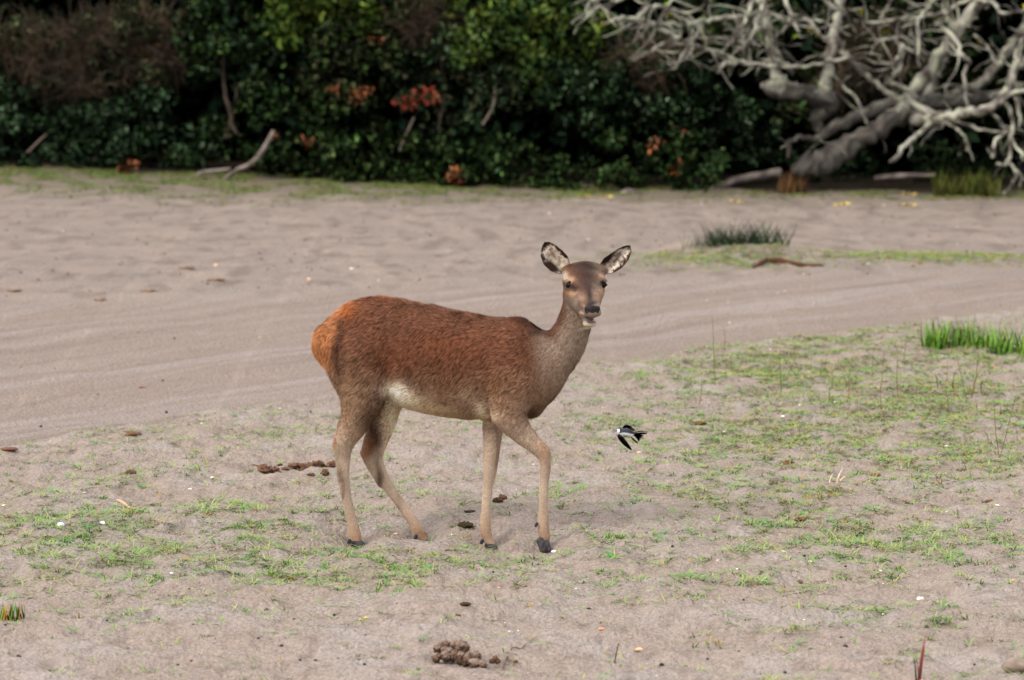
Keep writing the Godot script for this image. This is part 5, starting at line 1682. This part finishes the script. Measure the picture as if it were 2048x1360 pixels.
	for q in stems:
		var u: float = 1350 + q[0] / 2.934
		var v: float = 600 + q[1] / 2.934
		var g := G(u, v)
		var tp := P(1350 + q[2] / 2.934, 600 + q[3] / 2.934, g.z + (0.06 if k % 2 else -0.06))
		var mb := MB.new()
		var mid := (tp - g) * 0.5 + Vector3(0.008 * sin(k * 2.1), 0, 0.01 * cos(k * 1.7))
		var r: float = q[4] * 0.5 / 2.934 / pxm(g.z) * 1.7
		mb.tube([Vector3(0, -0.01, 0), mid, tp - g], [r, r * 0.9, r * 0.5], 5, func(_p, _n): return s8(108, 80, 60) if k % 3 else s8(92, 92, 56))
		var lean: float = (q[2] - q[0]) / float(q[1] - q[3])
		var lab: String = ("tall" if q[1] - q[3] > 190 else "short" if q[1] - q[3] < 90 else "thin") + " dry stem " + ("leaning left" if lean < -0.22 else "leaning right" if lean > 0.22 else "standing upright") + ", " + rank(stems, k) + " of the stems in the grass"
		var grp := "dry stems standing in the grassy sand"
		if k == 0:
			lab = "tallest lone dry stem, standing at the edge of the track right of the deer"
			grp = ""
		elif k == 3:
			lab = "straight dry stem in bare sand, second tall one right of the deer"
			grp = ""
		elif k == 35 or k == 36:
			lab = ("left" if k == 35 else "right") + " arm of the V of two long dry stems at the right"
		elif k == 11:
			lab = "pale straw-coloured upright stem among the brown ones"
			grp = ""
		single("dry_stem", mb, mat(0.9, 0.2), lab, "stem", grp, g)
		k += 1
	var straws := [[905, 1075, 925, 1020], [945, 1070, 985, 985], [970, 1065, 1000, 1035], [950, 1075, 970, 1020]]
	for qi in straws.size():
		var q: Array = straws[qi]
		var g := G(1350 + q[0] / 2.934, 600 + q[1] / 2.934)
		var tp := P(1350 + q[2] / 2.934, 600 + q[3] / 2.934, g.z)
		var mb := MB.new()
		mb.tube([Vector3.ZERO, (tp - g) * 0.5 + Vector3(0, .006, 0), tp - g], [.003, .0028, .0015], 5, func(_p, _n): return s8(216, 186, 164))
		single("straw", mb, mat(0.8, 0.2), "pale pinkish straw sticking up, " + rank(straws, qi) + " of the small bunch at the right", "straw", "pale straws in a small bunch at the right", g)
	# rushes and tufts
	var gr := [s8(90, 136, 46), s8(74, 116, 46), s8(116, 150, 60), s8(122, 132, 56)]
	blades_thing("rush_clump", "bright green rush clump at the right edge beside the track", "rush", [G(1856, 697), G(1880, 692), G(1920, 688), G(1960, 694), G(1990, 700), G(2030, 704), G(2070, 708)], 640, 0.14, 0.27, 0.007, 0.26, gr, 601, 0.06)
	blades_thing("rush_clump", "few tall thin stalks rising out of the bright green rush", "rush", [G(1870, 690), G(1920, 688), G(1985, 694)], 9, 0.26, 0.36, 0.004, 0.3, [s8(110, 118, 60)], 602, 0.04)
	var MZ := G(1475, 503).z
	var dg := [s8(46, 68, 46), s8(36, 56, 42), s8(60, 80, 52), s8(62, 62, 42)]
	blades_thing("rush_clump", "dark blue-green rushes on the low mound by the grassy strip", "rush", [P(1420, 500, MZ + 0.35), P(1455, 500, MZ + 0.4), P(1490, 503, MZ + 0.45), P(1525, 508, MZ + 0.5), P(1565, 518, MZ + 0.5)], 400, 0.09, 0.34, 0.008, 0.55, dg, 603, 0.09)
	blades_thing("rush_clump", "sparse thin rushes at the left end of the low mound", "rush", [P(1375, 500, MZ + 0.3), P(1410, 500, MZ + 0.35), P(1440, 500, MZ + 0.4)], 60, 0.10, 0.30, 0.005, 0.4, dg, 604, 0.06)
	blades_thing("rush_clump", "green rush clump with orange stems at the left edge of the sand", "rush", [G(2, 1241), G(20, 1240), G(46, 1236)], 70, 0.06, 0.12, 0.006, 0.2, [s8(84, 112, 44), s8(104, 128, 50), s8(160, 110, 52), s8(70, 96, 40)], 605, 0.02)
	blades_thing("grass_clump", "tall yellow-green grass clump under the bare branches at the right", "grass", [P(1880, 404, -21.6), P(1915, 404, -21.6), P(1950, 404, -21.6), P(1985, 403, -21.6)], 420, 0.2, 0.42, 0.009, 0.3, [s8(84, 92, 40), s8(112, 104, 56), s8(66, 80, 36)], 606, 0.10)
	blades_thing("grass_clump", "brown dead grass clump at the foot of the leaning trunk", "grass", [P(1560, 392, -22.0), P(1585, 392, -22.0), P(1610, 392, -22.0)], 160, 0.15, 0.34, 0.009, 0.25, [s8(104, 72, 46), s8(84, 60, 42), s8(120, 92, 58)], 607, 0.06)
	blades_thing("grass_clump", "green grass tuft at the bushes' foot right of the orange leaves", "grass", [P(835, 384, -23.2), P(860, 384, -23.2), P(890, 386, -23.2)], 90, 0.05, 0.13, 0.008, 0.5, [s8(74, 104, 40), s8(92, 110, 48)], 608, 0.06)
	blades_thing("shoot", "upright reddish-green shoot cut off by the lower edge at the right", "shoot", [G(1835, 1366), G(1838, 1366)], 7, 0.14, 0.23, 0.010, 0.12, [s8(112, 56, 56), s8(76, 84, 48)], 609, 0.006)
	blades_thing("shoot", "orange leaves at the foot of the reddish shoot", "leaves", [G(1822, 1366), G(1850, 1366)], 7, 0.02, 0.05, 0.012, 1.6, [s8(226, 128, 82)], 610, 0.01)
	for q in [[1163, 393, "two-part yellow leaf tuft left of the weathered log"], [1212, 394, "yellow leaf tuft touching the weathered log's left end"], [1478, 404, "yellow leaves at the foot of the root, before the trunk"], [1684, 410, "largest yellow leaf tuft on the sand below the trunk"], [1816, 412, "pale yellow tuft on the sand left of the tall grass clump"], [1816, 390, "ochre leaf spray in the shade left of the tall grass clump"]]:
		var zz := G(q[0], q[1]).z
		blades_thing("leaf_tuft", q[2], "yellow leaves", [P(q[0] - 12, q[1], zz), P(q[0] + 12, q[1], zz)], 22, 0.04, 0.08, 0.022, 1.3, [s8(190, 160, 44), s8(206, 184, 84), s8(160, 126, 36)], 620 + int(q[0]), 0.03)
	# crumbs nobody could count
	var cm := mat(0.95, 0.15)
	var lm := MB.new()
	lm.lump(Vector3.ZERO, Basis.from_scale(Vector3(1, .6, .85)), 4, 6, n_fine, 0.5, 5.0, func(_p, _n): return Color.WHITE)
	var cr := lm.mesh(cm)
	var xf := []
	var cc := []
	rng.seed = 701
	for i in 26000:
		var x := rng.randf_range(-6, 6)
		var z := rng.randf_range(-21.5, 4.2)
		var r := rough_at(x, z)
		var dens: float = 0.55 * r[0] + 0.10 * r[1] + 0.5 * r[2]
		dens *= 0.25 + 1.5 * maxf(0.0, n_mid.get_noise_2d(x + 40.0, z))
		if rng.randf() > dens:
			continue
		var s := 0.0022 + 0.006 * pow(rng.randf(), 3.0)
		if r[2] > 0.5: s *= 1.7
		xf.append(Transform3D(Basis(Vector3.UP, rng.randf() * TAU) * s, Vector3(x, ground_y(x, z) + s * 0.2, z)))
		var t := rng.randf()
		cc.append(s8(70, 54, 44) if t < 0.62 else s8(124, 104, 90) if t < 0.9 or (r[2] > 0.5 and t < 0.985) else s8(214, 200, 184))
	var sc := scatter("soil_crumbs", cr, xf, cc, self)
	sc.set_meta("label", "dark soil crumbs and pale grit strewn over the sand")
	sc.set_meta("category", "soil crumbs")
